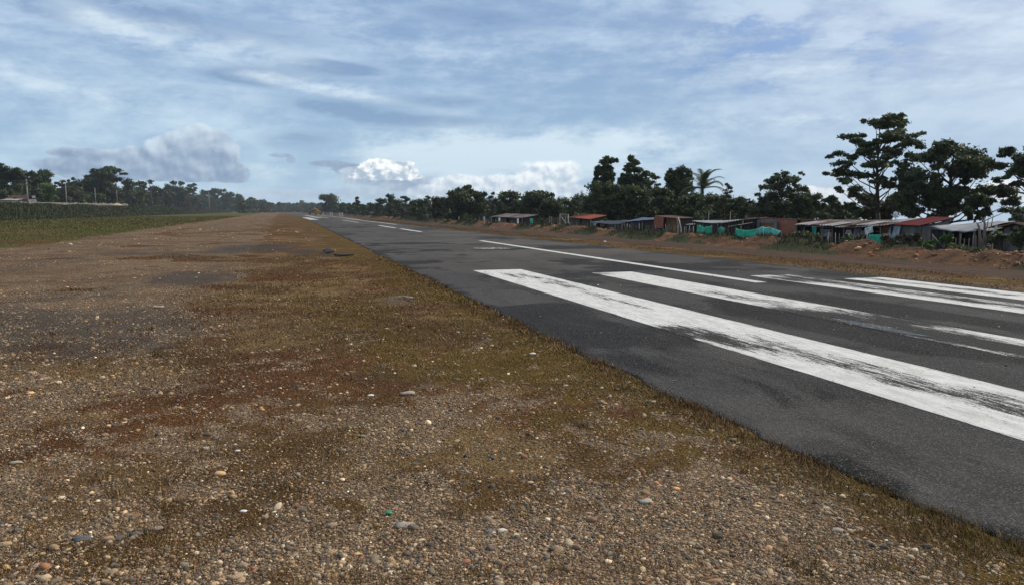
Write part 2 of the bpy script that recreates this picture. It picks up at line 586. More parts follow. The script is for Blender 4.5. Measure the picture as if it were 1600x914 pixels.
M['teal'] = material('teal_sheeting', m_sheeting)


def m_water(t, b, P, out):
    c = t.mix(t.noise(P, 9, 4, .7).ss(.42, .6), (.006, .0065, .0075), (.036, .042, .048))
    t.put(b.inputs['Base Color'], c)
    t.put(b.inputs['Roughness'], t.noise(P, 7, 3, .6).ss(.45, .65) * .35 + .35)
    b.inputs['Specular IOR Level'].default_value = .18
    t.put(b.inputs['Normal'], t.bump(t.noise(P, 14, 4, .7), .25, .01))


M['water'] = material('water', m_water)

# ------------------------------------------------------------------ the ground
edge_px = [(456, 336.2), (478, 342.5), (520, 363), (600, 402), (700, 451.5), (800, 500), (930, 562), (1060, 625), (1200, 689), (1400, 775), (1600, 857)]
edge_w = sorted([(G(*p)[1], G(*p)[0]) for p in edge_px])
EY = np.array([-60.] + [e[0] for e in edge_w] + [3000.]); EX = np.array([edge_w[0][1]] + [e[1] for e in edge_w] + [edge_w[-1][1]])
RUNWAY_TOP = .02
X_FAR = float(np.mean([G(812, 371)[0], G(1172, 413)[0], G(1600, 452)[0]]))


def edgeL(y): return np.interp(y, EY, EX) + (fbm(y, y * 0 + 3, .8, 4, 5) - .5) * .30 + (fbm(y, y * 0 + 9, .12, 2, 6) - .5) * .04


def terrain(x, y):
    x = np.asarray(x, float); y = np.asarray(y, float)
    e = np.interp(y, EY, EX)
    z = (fbm(x, y, 2.5, 4, 1) - .5) * .14 + (fbm(x, y, .35, 3, 2) - .5) * .035
    z = z * ss(0.0, 1.6, e - x)
    z = z + .03 * (fbm(x, y, 9, 2, 3) - .4) * ss(2, 6, e - x)
    # left embankment
    bx = -47 - 2.0 * (fbm(x * 0, y, 14, 3, 4) - .5)
    emb = ss(0, 7.5, bx - x)
    z = z + emb * (2.95 + .8 * (fbm(x, y, 14, 3, 8) - .5)) + emb * (fbm(x, y, 1.6, 3, 9) - .5) * .5 * ss(140, 60, -x)
    # runway bed and the slope beyond it
    onr = (x > e + .05)
    zr = np.interp(x, [0, X_FAR - .3, X_FAR + .2, 24, 28, 75, 2075], [-.06, -.06, -.03, -.25, -.9, -1.0, -91.0])
    return np.where(onr, zr, z)


def ell(x, y, px, py, rx, ry, ang=0):
    c = G(px, py); dx = x - c[0]; dy = y - c[1]
    ca, sa = math.cos(ang), math.sin(ang)
    u = dx * ca + dy * sa; v = -dx * sa + dy * ca
    return np.exp(-(u / rx) ** 2 - (v / ry) ** 2)


def masks(x, y):
    e = np.interp(y, EY, EX)
    n1 = fbm(x, y, 1.3, 5, 21); n2 = fbm(x, y, .45, 4, 22); n3 = fbm(x, y, 4, 4, 23)
    d = e - x
    wsc = np.clip(y / 12, .25, 3)
    xw = x + ((fbm(x / wsc, y / wsc, .8, 4, 24) - .5) * 1.9) * wsc * .6; yw = y + ((fbm(x / wsc, y / wsc, .8, 4, 25) - .5) * 2.6) * wsc
    band = ss(-.9, 1.0, x + 1.5 + (n3 - .5) * 2.6 + (n1 - .5) * 2.0)
    near = ss(4.4, 7.4, y + (n1 - .5) * 4.5 - .2 * x)
    dry = band * (.25 + .75 * near) * (.55 + .9 * (n2 - .2))
    dry = np.maximum(dry, ss(1.1, .15, d + (n2 - .5) * .9) * .95)
    leftdry = .70 * ss(.42, .58, n1) * ss(15, 7, y) * ss(3.2, 5.2, y) + .6 * ss(.48, .60, n2) * ss(12, 6, y)
    dry = np.maximum(dry, leftdry)
    for p in ((60, 545, .5, .5), (900, 640, .7, .9), (250, 640, .8, .8), (560, 600, 1.5, 1.4), (1000, 620, .8, .8), (480, 480, 1.4, 2.4), (700, 480, 1.4, 3)):
        dry = np.maximum(dry, .95 * ell(x, y, *p))
    dry = np.clip(dry + (fbm(x, y, .17, 3, 30) - .5) * 1.5 * ss(14, 9, y) * (dry > .02), 0, 1)
    for p in ((1150, 790, .45, .5), (1000, 830, .6, .5), (700, 850, .9, .4), (620, 470, .4, .8), (640, 660, .4, .4), (240, 600, .6, .6)):
        dry = dry * (1 - .7 * ell(x, y, *p))
    dry = np.where(x < -1, np.maximum(dry, .9 * ss(.56, .66, fbm(x, y * .7, 2.2, 4, 29)) * ss(12, 18, y)), dry)
    field = ss(-11.2, -13.2, x + (n3 - .5) * 3.0 + (n1 - .5) * 1.6)
    dry = np.where(x < -9, np.maximum(dry * .6, field), dry)
    green = .15 * n3 + .75 * ss(1.6, .2, d + (n1 - .5)) * ss(.34, .55, n2) + .75 * ss(.48, .62, n1) * ss(4.5, 1.0, d) * ss(5, 8, y)
    for p in ((900, 645, .45, .5, .8), (740, 470, .8, 2.0, .55), (450, 470, .8, 1.6, .45), (660, 665, .25, .25, .6), (1420, 600, .5, .5, .5), (1000, 600, .5, .7, .7)):
        green = np.maximum(green, p[4] * ell(xw, yw, *p[:4]))
    green = np.where(x < -9, field * (.30 + .9 * ss(.3, .7, n3)), green)
    green = np.where(x < -46, .95, green); dry = np.where(x < -46, 1., dry)
    dark = np.zeros_like(x)
    for p in ((120, 512, 2.4, 2.3, 1.0), (200, 540, .8, .8, .7), (0, 530, 1.2, 1.0, .7), (300, 430, 1.0, 2.0, 1.0), (280, 400, 1.5, 2, .5), (400, 388, 2.0, 4.5, .95), (470, 395, 1.2, 3, .8), (525, 398, .8, 2.2, 1.0), (600, 600, .5, .8, .4), (920, 640, .5, .5, .5), (190, 398, 1.2, 2, .4)):
        dark = np.maximum(dark, p[4] * ell(xw, yw, *p[:4]))
    red = ss(.42, .62, n3) * (x < -1) * ss(9, 16, y)
    for p in ((60, 400, 5, 6), (330, 372, 4, 14), (400, 350, 3, 40), (100, 430, 4, 5), (420, 340, 4, 120)):
        red = np.maximum(red, ell(xw, yw, *p))
    gravel = .75 + .5 * (n1 - .5) + .4 * ss(8, 4, y)
    for p in ((350, 400, 1.2, 2.5), (430, 372, 2, 7), (240, 440, .8, 1), (330, 500, .9, 1.5), (100, 600, 1.2, .7), (470, 380, 1.8, 2.5)):
        gravel = np.maximum(gravel, .75 + .45 * ell(x, y, *p))
    gravel = gravel * np.where(y > 16, .55 + .5 * n2, 1)
    dark = dark * (.55 + .9 * n2) + .45 * ss(.56, .70, fbm(x, y, 2.6, 5, 28)) * (x < -1.2) * (x > -12) * ss(6, 12, y)
    # right of the runway
    rt = x > X_FAR - 1
    dry = np.where(rt, .35 + .9 * ss(.35, .6, n3), dry); green = np.where(rt, .15 + .5 * ss(.45, .65, n1) + (x > 27) * .3, green)
    dark = np.where(rt, .6 * ss(X_FAR + 1.0, X_FAR, x), dark); red = np.where(rt, .5, red)
    far = ss(500, 900, np.hypot(x, y))
    green = np.maximum(green, far); dry = np.maximum(dry, far)
    straw = .8 * ss(.52, .68, fbm(x, y, 1.7, 4, 26)) + .4 * ss(.55, .7, n2)
    for p in ((460, 375, 1.6, 6, 1.0), (20, 545, .7, .6, .8), (560, 385, .8, 3, .5), (480, 352, 2, 14, .6), (850, 500, .4, .8, .3)):
        straw = np.maximum(straw, p[4] * ell(xw, yw, *p[:4]))
    rust = ss(.44, .60, fbm(x, y, 2.1, 4, 27))
    for p in ((700, 600, 1.5, 1.0, 1.), (350, 500, 1.0, 2.0, 1.), (300, 640, 1.2, .8, .9), (1000, 650, .8, .8, .9), (640, 430, 1.0, 3, .6), (950, 560, .5, .8, .8)):
        rust = np.maximum(rust, p[4] * ell(xw, yw, *p[:4]))
    return dict(straw=np.clip(straw, 0, 1), rust=np.clip(rust, 0, 1), gravel=np.clip(gravel, 0, 1.3), dry=np.clip(dry, 0, 1), green=np.clip(green, 0, 1), dark=dark, red=np.clip(red, 0, 1))


def gridmesh(xs, ys, zf):
    X, Y = np.meshgrid(xs, ys); Z = zf(X, Y)
    V = np.stack([X.ravel(), Y.ravel(), Z.ravel()], 1)
    nx = len(xs); ny = len(ys)
    i, j = np.meshgrid(np.arange(nx - 1), np.arange(ny - 1)); a = (j * nx + i).ravel()
    return V, np.stack([a, a + 1, a + nx + 1, a + nx], 1)


xs = np.concatenate([-np.geomspace(2000, 60, 22)[:-1], np.arange(-60, -44, .8), np.arange(-44, -14, 1.2), np.arange(-14, -6, .25), np.arange(-6, 5.0, .09),
                     [6, 10, 14, X_FAR - .3, X_FAR + .2], np.arange(X_FAR + .6, 24, .5), [24, 26, 28, 32, 40, 60, 75], np.geomspace(85, 2075, 14)])
ys = np.concatenate([[-400, -150, -60, -20, -8, -3], np.arange(-1, 12, .09), 12 * 1.012 ** np.arange(0, 440)])
xs = np.unique(xs); ys = np.unique(ys)
V, Fc = gridmesh(xs, ys, terrain)
o = link('ground', npmesh('ground', V, Fc, M['ground'], True, masks(V[:, 0], V[:, 1])))
tag(o, kind='structure')

# runway slab
ysr = np.concatenate([np.arange(-30, 0, 1.0), np.arange(0, 30, .08), 30 * 1.006 ** np.arange(0, 560)])
ysr = ysr[ysr < 900]
us = np.concatenate([[0, .0005, .004, .012], np.linspace(.03, .975, 56), [.99, .997, 1]])
Ug, Yg = np.meshgrid(us, ysr)
eL = edgeL(Yg); eR = X_FAR + (fbm(Yg, Yg * 0 + 30, 5, 4, 7) - .5) * .5
Xg = eL * (1 - Ug) + eR * Ug
Zg = RUNWAY_TOP * np.ones_like(Xg) + (fbm(Xg, Yg, 3, 2, 31) - .5) * .0
Zg[:, 0] = -.07; Zg[:, -1] = -.07; Zg[:, 1] = RUNWAY_TOP - .018
V = np.stack([Xg.ravel(), Yg.ravel(), Zg.ravel()], 1)
nx = len(us); ny = len(ysr)
i, j = np.meshgrid(np.arange(nx - 1), np.arange(ny - 1)); a = (j * nx + i).ravel()
Fc = np.stack([a, a + 1, a + nx + 1, a + nx], 1)
x, y = V[:, 0], V[:, 1]
patch = np.zeros(len(V)); light = np.zeros(len(V))
for p in ((1345, 509, 1.0, 2.6, 2.2), (1230, 492, .6, 2.5, 1.1), (1480, 530, .6, 1.5, 1.1), (1440, 490, .5, 3.0, 1.1), (1330, 478, .4, 2.5, .9), (1070, 522, .5, 1.2, .85), (900, 520, .9, 2.2, .55), (1000, 570, .5, 1.2, .6),
          (880, 490, .6, 1.5, .35), (1290, 430, 1.2, 2, .5), (1350, 440, 1, 1.6, .6), (1180, 462, .8, 3, .45), (1280, 560, .3, .25, .5)):
    patch = np.maximum(patch, p[4] * ell(x, y, *p[:4]))
patch = np.maximum(patch, .55 * ss(.45, .1, x - np.interp(y, EY, EX)) * ss(.35, .6, fbm(x, y, .8, 3, 33)))
patch = np.maximum(patch, .5 * ss(1.0, .2, X_FAR - x))
patch = np.maximum(patch, .75 * ss(.53, .68, fbm(x * .6, y * .8, 2.0, 4, 34)) * ss(12, 22, y))
sealed = ss(7.2, 8.6, y + (fbm(x, y, 1.2, 3, 36) - .5) * 1.5) * (y < G(800, 478)[1] + .12 * np.sin(x * 3)) * ss(G(1100, 545)[0] + .4, G(1100, 545)[0] - .2, x + (fbm(x, y, .8, 3, 37) - .5) * .6)
patch = np.maximum(patch, .62 * sealed)
patch = np.maximum(patch, .4 * ss(.55, .7, fbm(x, y, 1.4, 4, 38)))
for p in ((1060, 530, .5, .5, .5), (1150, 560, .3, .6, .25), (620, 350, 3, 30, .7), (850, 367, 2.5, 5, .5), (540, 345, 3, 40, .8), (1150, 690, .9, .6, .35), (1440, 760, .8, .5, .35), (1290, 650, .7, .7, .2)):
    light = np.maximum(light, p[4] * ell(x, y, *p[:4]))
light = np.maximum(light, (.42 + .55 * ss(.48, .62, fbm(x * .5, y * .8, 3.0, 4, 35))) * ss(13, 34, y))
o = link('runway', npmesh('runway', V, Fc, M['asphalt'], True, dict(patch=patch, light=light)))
tag(o, kind='structure')


# painted markings
def stripe(name, x0, x1, y0, y1, wearfn, dxy=(.05, .09), slant=0.0):
    nx = max(3, int((x1 - x0) / dxy[0])); ny = max(3, int((y1 - y0) / dxy[1]))
    u = np.linspace(0, 1, nx + 1); yy = np.linspace(y0, y1, ny + 1)
    U, Y = np.meshgrid(u, yy)
    X = x0 + (x1 - x0) * U + (fbm(Y, Y * 0 + x0, .5, 3, 40) - .5) * .03
    Y = Y + slant * (U) * ss(.6, 1, (Y - y0) / (y1 - y0))
    Z = np.full_like(X, RUNWAY_TOP + .004)
    V = np.stack([X.ravel(), Y.ravel(), Z.ravel()], 1)
    i, j = np.meshgrid(np.arange(nx), np.arange(ny)); a = (j * (nx + 1) + i).ravel()
    F_ = np.stack([a, a + 1, a + nx + 2, a + nx + 1], 1)
    w = np.clip(wearfn(V[:, 0], V[:, 1]), 0, 1.2)
    ed = np.minimum(U, 1 - U).ravel() * (x1 - x0)
    w = np.maximum(w, .45 * ss(.05, 0, ed))
    o = link(name, npmesh(name, V, F_, M['paint'], False, dict(wear=w)))
    tag(o, kind='structure')
    return o


def wf(ells, base=.12, amp=.35, s=(.5, 3.0), seed=50):
    def f(x, y):
        w = base + amp * (fbm(x / s[0], y / s[1], 1, 4, seed) - .45)
        for p in ells:
            w = np.maximum(w, p[4] * ell(x, y, *p[:4]))
        return w
    return f


def band(f, x0, x1, rows):
    """long wear bands: (u centre, u width, strength, y from, y to)"""
    def g(x, y):
        w = f(x, y); u = (x - x0) / (x1 - x0) + (fbm(y, y * 0 + x0, 1.5, 3, 57) - .5) * .35
        for (uc, uw, am, ya, yb) in rows:
            w = np.maximum(w, am * .80 * np.exp(-((u - uc) / (uw * 1.25)) ** 2) * ss(ya - .6, ya + .6, y) * ss(yb + .8, yb - .8, y) * (.55 + .9 * fbm(x, y, .8, 3, 58)))
        return w
    return g


S1 = (G(1600, 693)[0], G(1600, 615)[0]); S2 = (G(1229, 489)[0], G(1364, 492)[0])
s1 = wf([(1065, 519, .45, .55, 1.3), (1120, 530, .35, 1.2, 1.2), (1190, 545, .2, .8, .9), (1060, 528, .5, .35, 1.3),
         (800, 432, .16, 1.2, .9), (760, 430, .25, .5, .6), (870, 441, .16, 1.6, .7), (990, 478, .12, 1.0, .75)], base=.12, amp=.5, s=(.35, 1.6), seed=51)
stripe('threshold_stripe', *S1, 1.0, G(738, 424)[1], band(s1, *S1, [(.52, .13, 1.0, 3.5, 9.0), (.70, .10, .8, 2, 7.5), (.62, .12, .85, 13, 20), (.3, .10, .5, 3, 5)]))
s2 = wf([(1200, 489, .45, 1.5, 1.0), (1300, 500, .8, 1.6, 1.5), (1380, 512, .8, 1.4, 1.5), (1450, 522, .55, .7, 1.3), (1470, 545, .5, .7, 1.3), (1240, 490, .8, 1.2, 1.1), (940, 429, .5, .7, .7), (1400, 503, .6, 1.2, 1.25), (1330, 492, .5, 1.2, .9)], base=.14, amp=.5, s=(.35, 1.6), seed=52)
stripe('threshold_stripe', *S2, 3.0, G(950, 427)[1], band(s2, *S2, [(.30, .34, 1.6, 5.8, 11.2), (.42, .20, 1.25, 3, 6.2), (.40, .22, .85, 11, 14.5)]))
S3 = (G(1600, 492)[0], G(1600, 477.5)[0]); S4 = (G(1600, 471)[0], G(1600, 459.5)[0])
s3 = wf([(1235, 438, .35, 1.2, 1.2), (1300, 443, .5, 2, .9)], base=.12, seed=53)
stripe('threshold_stripe', *S3, 6.0, G(1180, 432)[1], band(s3, *S3, [(.62, .22, 1.2, 5, 22), (.9, .14, .95, 5, 17)]))
s4 = wf([], base=.18, seed=54)
stripe('threshold_stripe', *S4, 6.0, G(1325, 436.5)[1], band(s4, *S4, [(.55, .16, 1.1, 5, 26), (.85, .12, .6, 5, 12)]))
cl = wf([(1175, 441, .3, .8, .3)], base=.05, seed=55)
XC = G(1190, 443)[0]
stripe('centre_line', XC - .16, XC + .16, G(1190, 443)[1], G(750, 377)[1], cl, (.05, .3))
for a_, b_ in (((658, 361.5), (626, 357.6)), ((618, 356.3), (592, 352.9)), ((560, 348), (535, 344.8)), ((512, 341.2), (498, 339.4))):
    yy = sorted([XC / ray(*a_)[0] * ray(*a_)[1], XC / ray(*b_)[0] * ray(*b_)[1]])
    stripe('centre_line', XC - .2, XC + .2, yy[0], yy[1], wf([], .1 if a_[0] > 600 else .5), (.1, 1))
stripe('side_line', 13.9, 14.25, 95, 175, wf([], .42), (.1, 1))
stripe('side_line', 15.0, 15.4, 150, 330, wf([], .2), (.1, 1.5))
stripe('threshold_stripe', 5.4, 7.1, 150, 205, wf([], .50), (.2, 1))
stripe('threshold_stripe', 8.6, 10.0, 190, 300, wf([], .62), (.2, 1))
# pale worn remnant of an old mark
c = G(762, 389)
stripe('worn_mark', c[0] - .6, c[0] + .9, c[1] - .8, c[1] + .5, wf([], .72), (.05, .1))

# pothole puddle
c = G(1362, 510, RUNWAY_TOP)
n = 72; vs = [(c[0], c[1], RUNWAY_TOP + .0075)]
for k in range(n):
    a = 2 * PI * k / n
    rr = 1 + .5 * (float(vnoise(math.cos(a) * 2 + 9, math.sin(a) * 2 + 9, 3)) - .5) + .35 * (float(vnoise(math.cos(a) * 6 + 9, math.sin(a) * 6 + 9, 4)) - .5)
    vs.append((c[0] + .19 * rr * math.cos(a) - .05 * math.sin(a), c[1] + .80 * rr * math.sin(a), RUNWAY_TOP + .0075))
mb = MB(); mb.add(vs, [(0, 1 + k, 1 + (k + 1) % n) for k in range(n)])
o = mb.build('puddle', M['water']); tag(o, kind='structure')
PUD = c

# dirt track beyond the runway
xs_ = np.arange(19.2, 24.05, .2); ys_ = np.concatenate([np.arange(-5, 60, .35), 60 * 1.01 ** np.arange(0, 190)])
V, Fc = gridmesh(xs_, ys_, lambda X, Y: terrain(X, Y) + .03 + (fbm(X * 1.5, Y * .25, 1, 4, 61) - .5) * .10 * ss(19.2, 19.7, X) * ss(24.05, 23.6, X) - .035 * (1 - ss(19.2, 19.7, X)) - .035 * (1 - ss(24.05, 23.6, X)))
o = link('dirt_track', npmesh('dirt_track', V, Fc, M['track'], True)); tag(o, kind='structure')


# bank of dumped earth
def bank_z(X, Y):
    c = 25.2 + .5 * (fbm(X * 0 + 3, Y, 3.5, 3, 70) - .5)
    w = 1.15 + .5 * (fbm(X * 0 + 7, Y, 4, 3, 71) - .5)
    crest = .24 + .75 * (fbm(X * 0 + 1, Y, 1.5, 3, 72) - .5)
    crest = np.minimum(crest, .34)
    prof = np.exp(-np.abs((X - c) / w) ** 2.4)
    z = terrain(X, Y) - .08 + prof * (crest + .55) + prof * (fbm(X, Y, .5, 4, 73) - .5) * .34
    return z


xs_ = np.arange(23.3, 27.6, .10); ys_ = np.concatenate([np.arange(2, 60, .13), 60 * 1.0035 ** np.arange(0, 560)])
V, Fc = gridmesh(xs_, ys_, bank_z)
veg = ss(.46, .56, fbm(V[:, 0], V[:, 1], 3.4, 3, 75)) * .9
BVEG = lambda X, Y: ss(.46, .56, fbm(X, Y, 3.4, 3, 75))
o = link('earth_bank', npmesh('earth_bank', V, Fc, M['bank'], False, dict(veg=veg))); tag(o, kind='structure')


# ------------------------------------------------------------------ stones
def ico(sub):
    import bmesh
    bm = bmesh.new(); bmesh.ops.create_icosphere(bm, subdivisions=sub, radius=1)
    v = np.array([p.co[:] for p in bm.verts]); f = np.array([[q.index for q in p.verts] for p in bm.faces]); bm.free()
    return v, f


ICO1, ICO2 = ico(1), ico(2)
PEBC = np.array([(.085, .078, .072), (.13, .125, .125), (.23, .185, .14), (.17, .135, .11), (.32, .245, .17), (.21, .195, .18), (.35, .29, .22), (.20, .11, .075),
                 (.27, .235, .20), (.47, .43, .37), (.14, .10, .08), (.075, .078, .085), (.30, .20, .13), (.62, .59, .53)])
PEBP = np.array([.10, .09, .12, .12, .07, .12, .07, .06, .09, .035, .07, .06, .04, .012]); PEBP /= PEBP.sum()


def scatter_wedge(n, dmin, dmax, power=0.0, pad=.06):
    """points spread over the ground in front of the photographer, left of the runway"""
    u = rng.random(n)
    if power == 1: d = dmin * (dmax / dmin) ** u
    else: d = np.sqrt(dmin ** 2 + u * (dmax ** 2 - dmin ** 2))
    t = (rng.random(n) * 2 - 1) * (.70 + pad)
    x = d * hx + d * t * hy; y = d * hy - d * t * hx
    return x, y, d


def stones(name, x, y, z, size, parts=(ICO1,), colidx=None, squash=(.45, .8), tint=None):
    n = len(x); v0, f0 = parts[0]; m = len(v0)
    ax = np.stack([size * rng.uniform(.8, 1.5, n), size * rng.uniform(.6, 1.05, n), size * rng.uniform(squash[0], squash[1], n)], 1)
    a = rng.uniform(0, 2 * PI, n); tl = rng.normal(0, .22, n)
    v = v0[None] * (1 + rng.normal(0, .10, (n, m, 1)))
    v = v * ax[:, None, :]
    ct, st = np.cos(tl)[:, None], np.sin(tl)[:, None]
    vx = v[..., 0] * ct + v[..., 2] * st; vz = -v[..., 0] * st + v[..., 2] * ct
    ca, sa = np.cos(a)[:, None], np.sin(a)[:, None]
    X = vx * ca - v[..., 1] * sa; Y = vx * sa + v[..., 1] * ca
    V = np.stack([X + x[:, None], Y + y[:, None], vz + z[:, None] + ax[:, 2:3] * .08], -1).reshape(-1, 3)
    Fc = (f0[None] + (np.arange(n) * m)[:, None, None]).reshape(-1, 3)
    ci = rng.choice(len(PEBC), n, p=PEBP) if colidx is None else colidx
    c = PEBC[ci] * rng.uniform(.7, 1.2, (n, 1)) * np.array([.78, .70, .60])
    c = c * np.array([1.16, 1.05, .86]) * np.exp(rng.normal(.26, .30, (n, 1)))
    if tint is not None: c = c * tint
    return npmesh(name, V, Fc, M['stone'], True, dict(col=np.repeat(c, m, 0)))


def keep_left(x, y, margin=.03):
    return x < np.interp(y, EY, EX) - margin


x1, y1, d1 = scatter_wedge(400000, 2.9, 17, 1)
mk = masks(x1, y1)
p = np.clip(mk['gravel'] * (1 - mk['dry'] * (.70 + .27 * ss(5.5, 8.5, y1))), 0, 1) * np.clip(1 - .6 * mk['dark'], .2, 1)
clump = fbm(x1, y1, .28, 3, 80)
k = keep_left(x1, y1, .1) & (rng.random(len(x1)) < p * (.35 + 1.1 * ss(.35, .62, clump)))
x1, y1, d1 = x1[k], y1[k], d1[k]
sz = .0050 * np.exp(rng.normal(0, .52, len(x1))) * np.clip(d1 / 6.0, .95, 1.35)
sz = np.minimum(sz, .029)
z1 = terrain(x1, y1)
big = sz > .016
for nm, sel, ic in (('gravel', ~big, ICO1), ('cobbles', big, ICO2)):
    me = stones(nm, x1[sel], y1[sel], z1[sel], sz[sel], (ic,))
    o = link(nm, me); tag(o, 'loose river gravel spread over the verge' if nm == 'gravel' else 'rounded cobbles among the verge gravel', nm, kind='stuff')
# scattered paler stones farther down the verge and gravel lane
x1, y1, d1 = scatter_wedge(60000, 14, 120, 1)
x1 = x1 - 1.5; mk = masks(x1, y1)
k = keep_left(x1, y1, .3) & (x1 > -12.5) & (rng.random(len(x1)) < (.12 + .88 * ss(.50, .68, fbm(x1, y1, 2.2, 4, 83))) * (1 - .75 * mk['dry']))
x1, y1, d1 = x1[k], y1[k], d1[k]
o = link('far_stones', stones('far_stones', x1, y1, terrain(x1, y1), .0095 * np.exp(rng.normal(0, .55, len(x1))) * np.clip(d1 / 22, 1, 3), (ICO1,), tint=np.array([1.25, 1.2, 1.15])))
tag(o, 'pale stones strewn along the gravel lane', 'stones', kind='stuff')
# crumbs of stone on the asphalt
n = 700
xa, ya, da = scatter_wedge(n * 3, 4, 22, 1)
k = (xa > np.interp(ya, EY, EX) + .15) & (xa < 15); xa, ya, da = xa[k][:n], ya[k][:n], da[k][:n]
sza = .0035 * np.exp(rng.normal(0, .4, len(xa))) * np.clip(da / 5, 1, 2.2)
o = link('grit', stones('grit', xa, ya, np.full(len(xa), RUNWAY_TOP), sza)); tag(o, 'loose grit scattered on the asphalt', 'grit', kind='stuff')
n = 170
xa = rng.normal(PUD[0], .10, n); ya = rng.normal(PUD[1], .42, n)
o = link('puddle_gravel', stones('puddle_gravel', xa, ya, np.full(n, RUNWAY_TOP + .004), rng.uniform(.006, .020, n), (ICO1,), tint=np.array([.75, .95, 1.25])))
tag(o, 'wet bluish gravel lying in the runway puddle', 'gravel', kind='stuff')
# clods and rubble on bank
n = 5200
yb = 4 * (240 / 4) ** rng.random(n); xb = rng.normal(25.0, .75, n)
k = BVEG(xb, yb) < .5; xb, yb = xb[k], yb[k]
zb = bank_z(xb, yb)
o = link('rubble', stones('rubble', xb, yb, zb, .035 * np.exp(rng.normal(0, .5, len(xb))) * np.clip(yb / 50, .9, 2), (ICO1,), tint=np.array([1.15, .78, .58])))
tag(o, 'clods and small rubble strewn over the earth bank', 'rubble', kind='stuff')


# individual stones that stand out
def one_stone(px, py, r, col, label, name='stone', sq=.5, rz=0, asp=1.4, cat='stone'):
    g = G(px, py); z = float(terrain(g[0], g[1]))
    v, f = ico(3)
    rr = np.random.default_rng(int(px * 7 + py))
    off = rr.uniform(0, 50, 3)
    nz = np.array([vnoise(v[:, 0] * 1.3 + off[0], v[:, 1] * 1.3 + v[:, 2] * 1.1 + off[1], 5)]).T
    v = v * (1 + (nz - .5) * .45) * np.array([r * asp, r * .85, r * sq])
    c, s = math.cos(rz), math.sin(rz)
    v = np.stack([v[:, 0] * c - v[:, 1] * s, v[:, 0] * s + v[:, 1] * c, v[:, 2]], 1)
    me = npmesh(name, v, f, M['stone'], True, dict(col=np.repeat(np.array([col]), len(v), 0)))
    o = link(name, me); o.location = (g[0], g[1], z + r * sq * .35)
    return tag(o, label, cat)


one_stone(380, 797, 0.016, (.72, .70, .63), 'small bright white stone lying on grey gravel at lower left')
one_stone(240, 827, 0.031, (.24, .18, .14), 'flat pinkish brown cobble at lower left, left of the dark cobble')
one_stone(213, 837, 0.028, (.12, .11, .10), 'dark grey brown cobble beside the flat pinkish cobble', asp=1.2)
one_stone(130, 845, 0.030, (.095, .098, .100), 'long slate blue cobble half sunk at lower left', asp=1.7)
one_stone(25, 728, 0.030, (.34, .27, .19), 'flat sandy stone near the left frame edge')
one_stone(8, 853, 0.023, (.40, .27, .15), 'orange tan stone in the bottom left corner')
one_stone(632, 820, 0.036, (.30, .26, .20), 'large pale tan cobble beside the green bottle cap')
one_stone(785, 828, 0.020, (.55, .50, .40), 'pale cream pebble in the lower middle gravel')
one_stone(1010, 788, 0.031, (.36, .31, .24), 'large beige cobble in the gravel right of centre')
one_stone(765, 830, 0.023, (.13, .125, .12), 'dark grey cobble beside the pale cream pebble')
one_stone(320, 700, 0.023, (.34, .30, .25), 'flat light grey stone in brown turf left of centre')
one_stone(371, 703, 0.016, (.60, .56, .48), 'little whitish stone upper left of the gravel patch')
one_stone(1308, 832, 0.028, (.33, .28, .22), 'flat buff stone near the asphalt edge at lower right')
one_stone(832, 553, 0.031, (.72, .70, .64), 'lone white stone on brown turf near the asphalt edge')
one_stone(580, 623, 0.023, (.68, .66, .60), 'bright white pebble on reddish turf in mid verge')
one_stone(638, 621, 0.043, (.34, .29, .23), 'flat tan stone in reddish turf right of the white pebble', asp=1.7)
one_stone(248, 483, 0.055, (.40, .33, .25), 'broad flat tan stone beside the dark gravel patch', asp=1.8)
one_stone(110, 383, 0.078, (.58, .52, .42), 'pale stone on the green grass margin at far left', sq=.8)
one_stone(945, 378, 0.062, (.75, .74, .70), 'white lump at the foot of the earth bank', sq=.8).location.z = float(terrain(*G(945, 378)[:2])) + .08
# green bottle cap
g = G(608, 801); mb = MB(); z = float(terrain(g[0], g[1])) + .012
nn = 24
ring = lambda r, zz, cr=0: [(g[0] + (r + (cr if k % 2 else 0)) * math.cos(2 * PI * k / nn), g[1] + (r + (cr if k % 2 else 0)) * math.sin(2 * PI * k / nn), z + zz) for k in range(nn)]
vs = ring(.019, 0, .0015) + ring(.0185, .008, .0012) + ring(.016, .0105)
fs = [(k, (k + 1) % nn, nn + (k + 1) % nn, nn + k) for k in range(nn)] + [(nn + k, nn + (k + 1) % nn, 2 * nn + (k + 1) % nn, 2 * nn + k) for k in range(nn)] + [tuple(2 * nn + k for k in range(nn))]
mb.add(vs, fs); o = mb.build('bottle_cap', M['green_plastic']); tag(o, 'small green plastic bottle cap lying in gravel', 'bottle cap')
# pale offcut lying on turf
g = G(632, 467); mb = MB(); z = float(terrain(g[0], g[1])) + .03
mb.prism([(g[0] - .15, g[1] + .14, z), (g[0] + .03, g[1] + .04, z + .01), (g[0] + .15, g[1] - .10, z), (g[0] + .12, g[1] - .14, z), (g[0], g[1], z + .01), (g[0] - .18, g[1] + .10, z)], (0, 0, .018))
o = mb.build('wood_scrap', M['wood_pale']); tag(o, 'thin pale strip of wood lying on the turf by the runway', 'wood scrap')
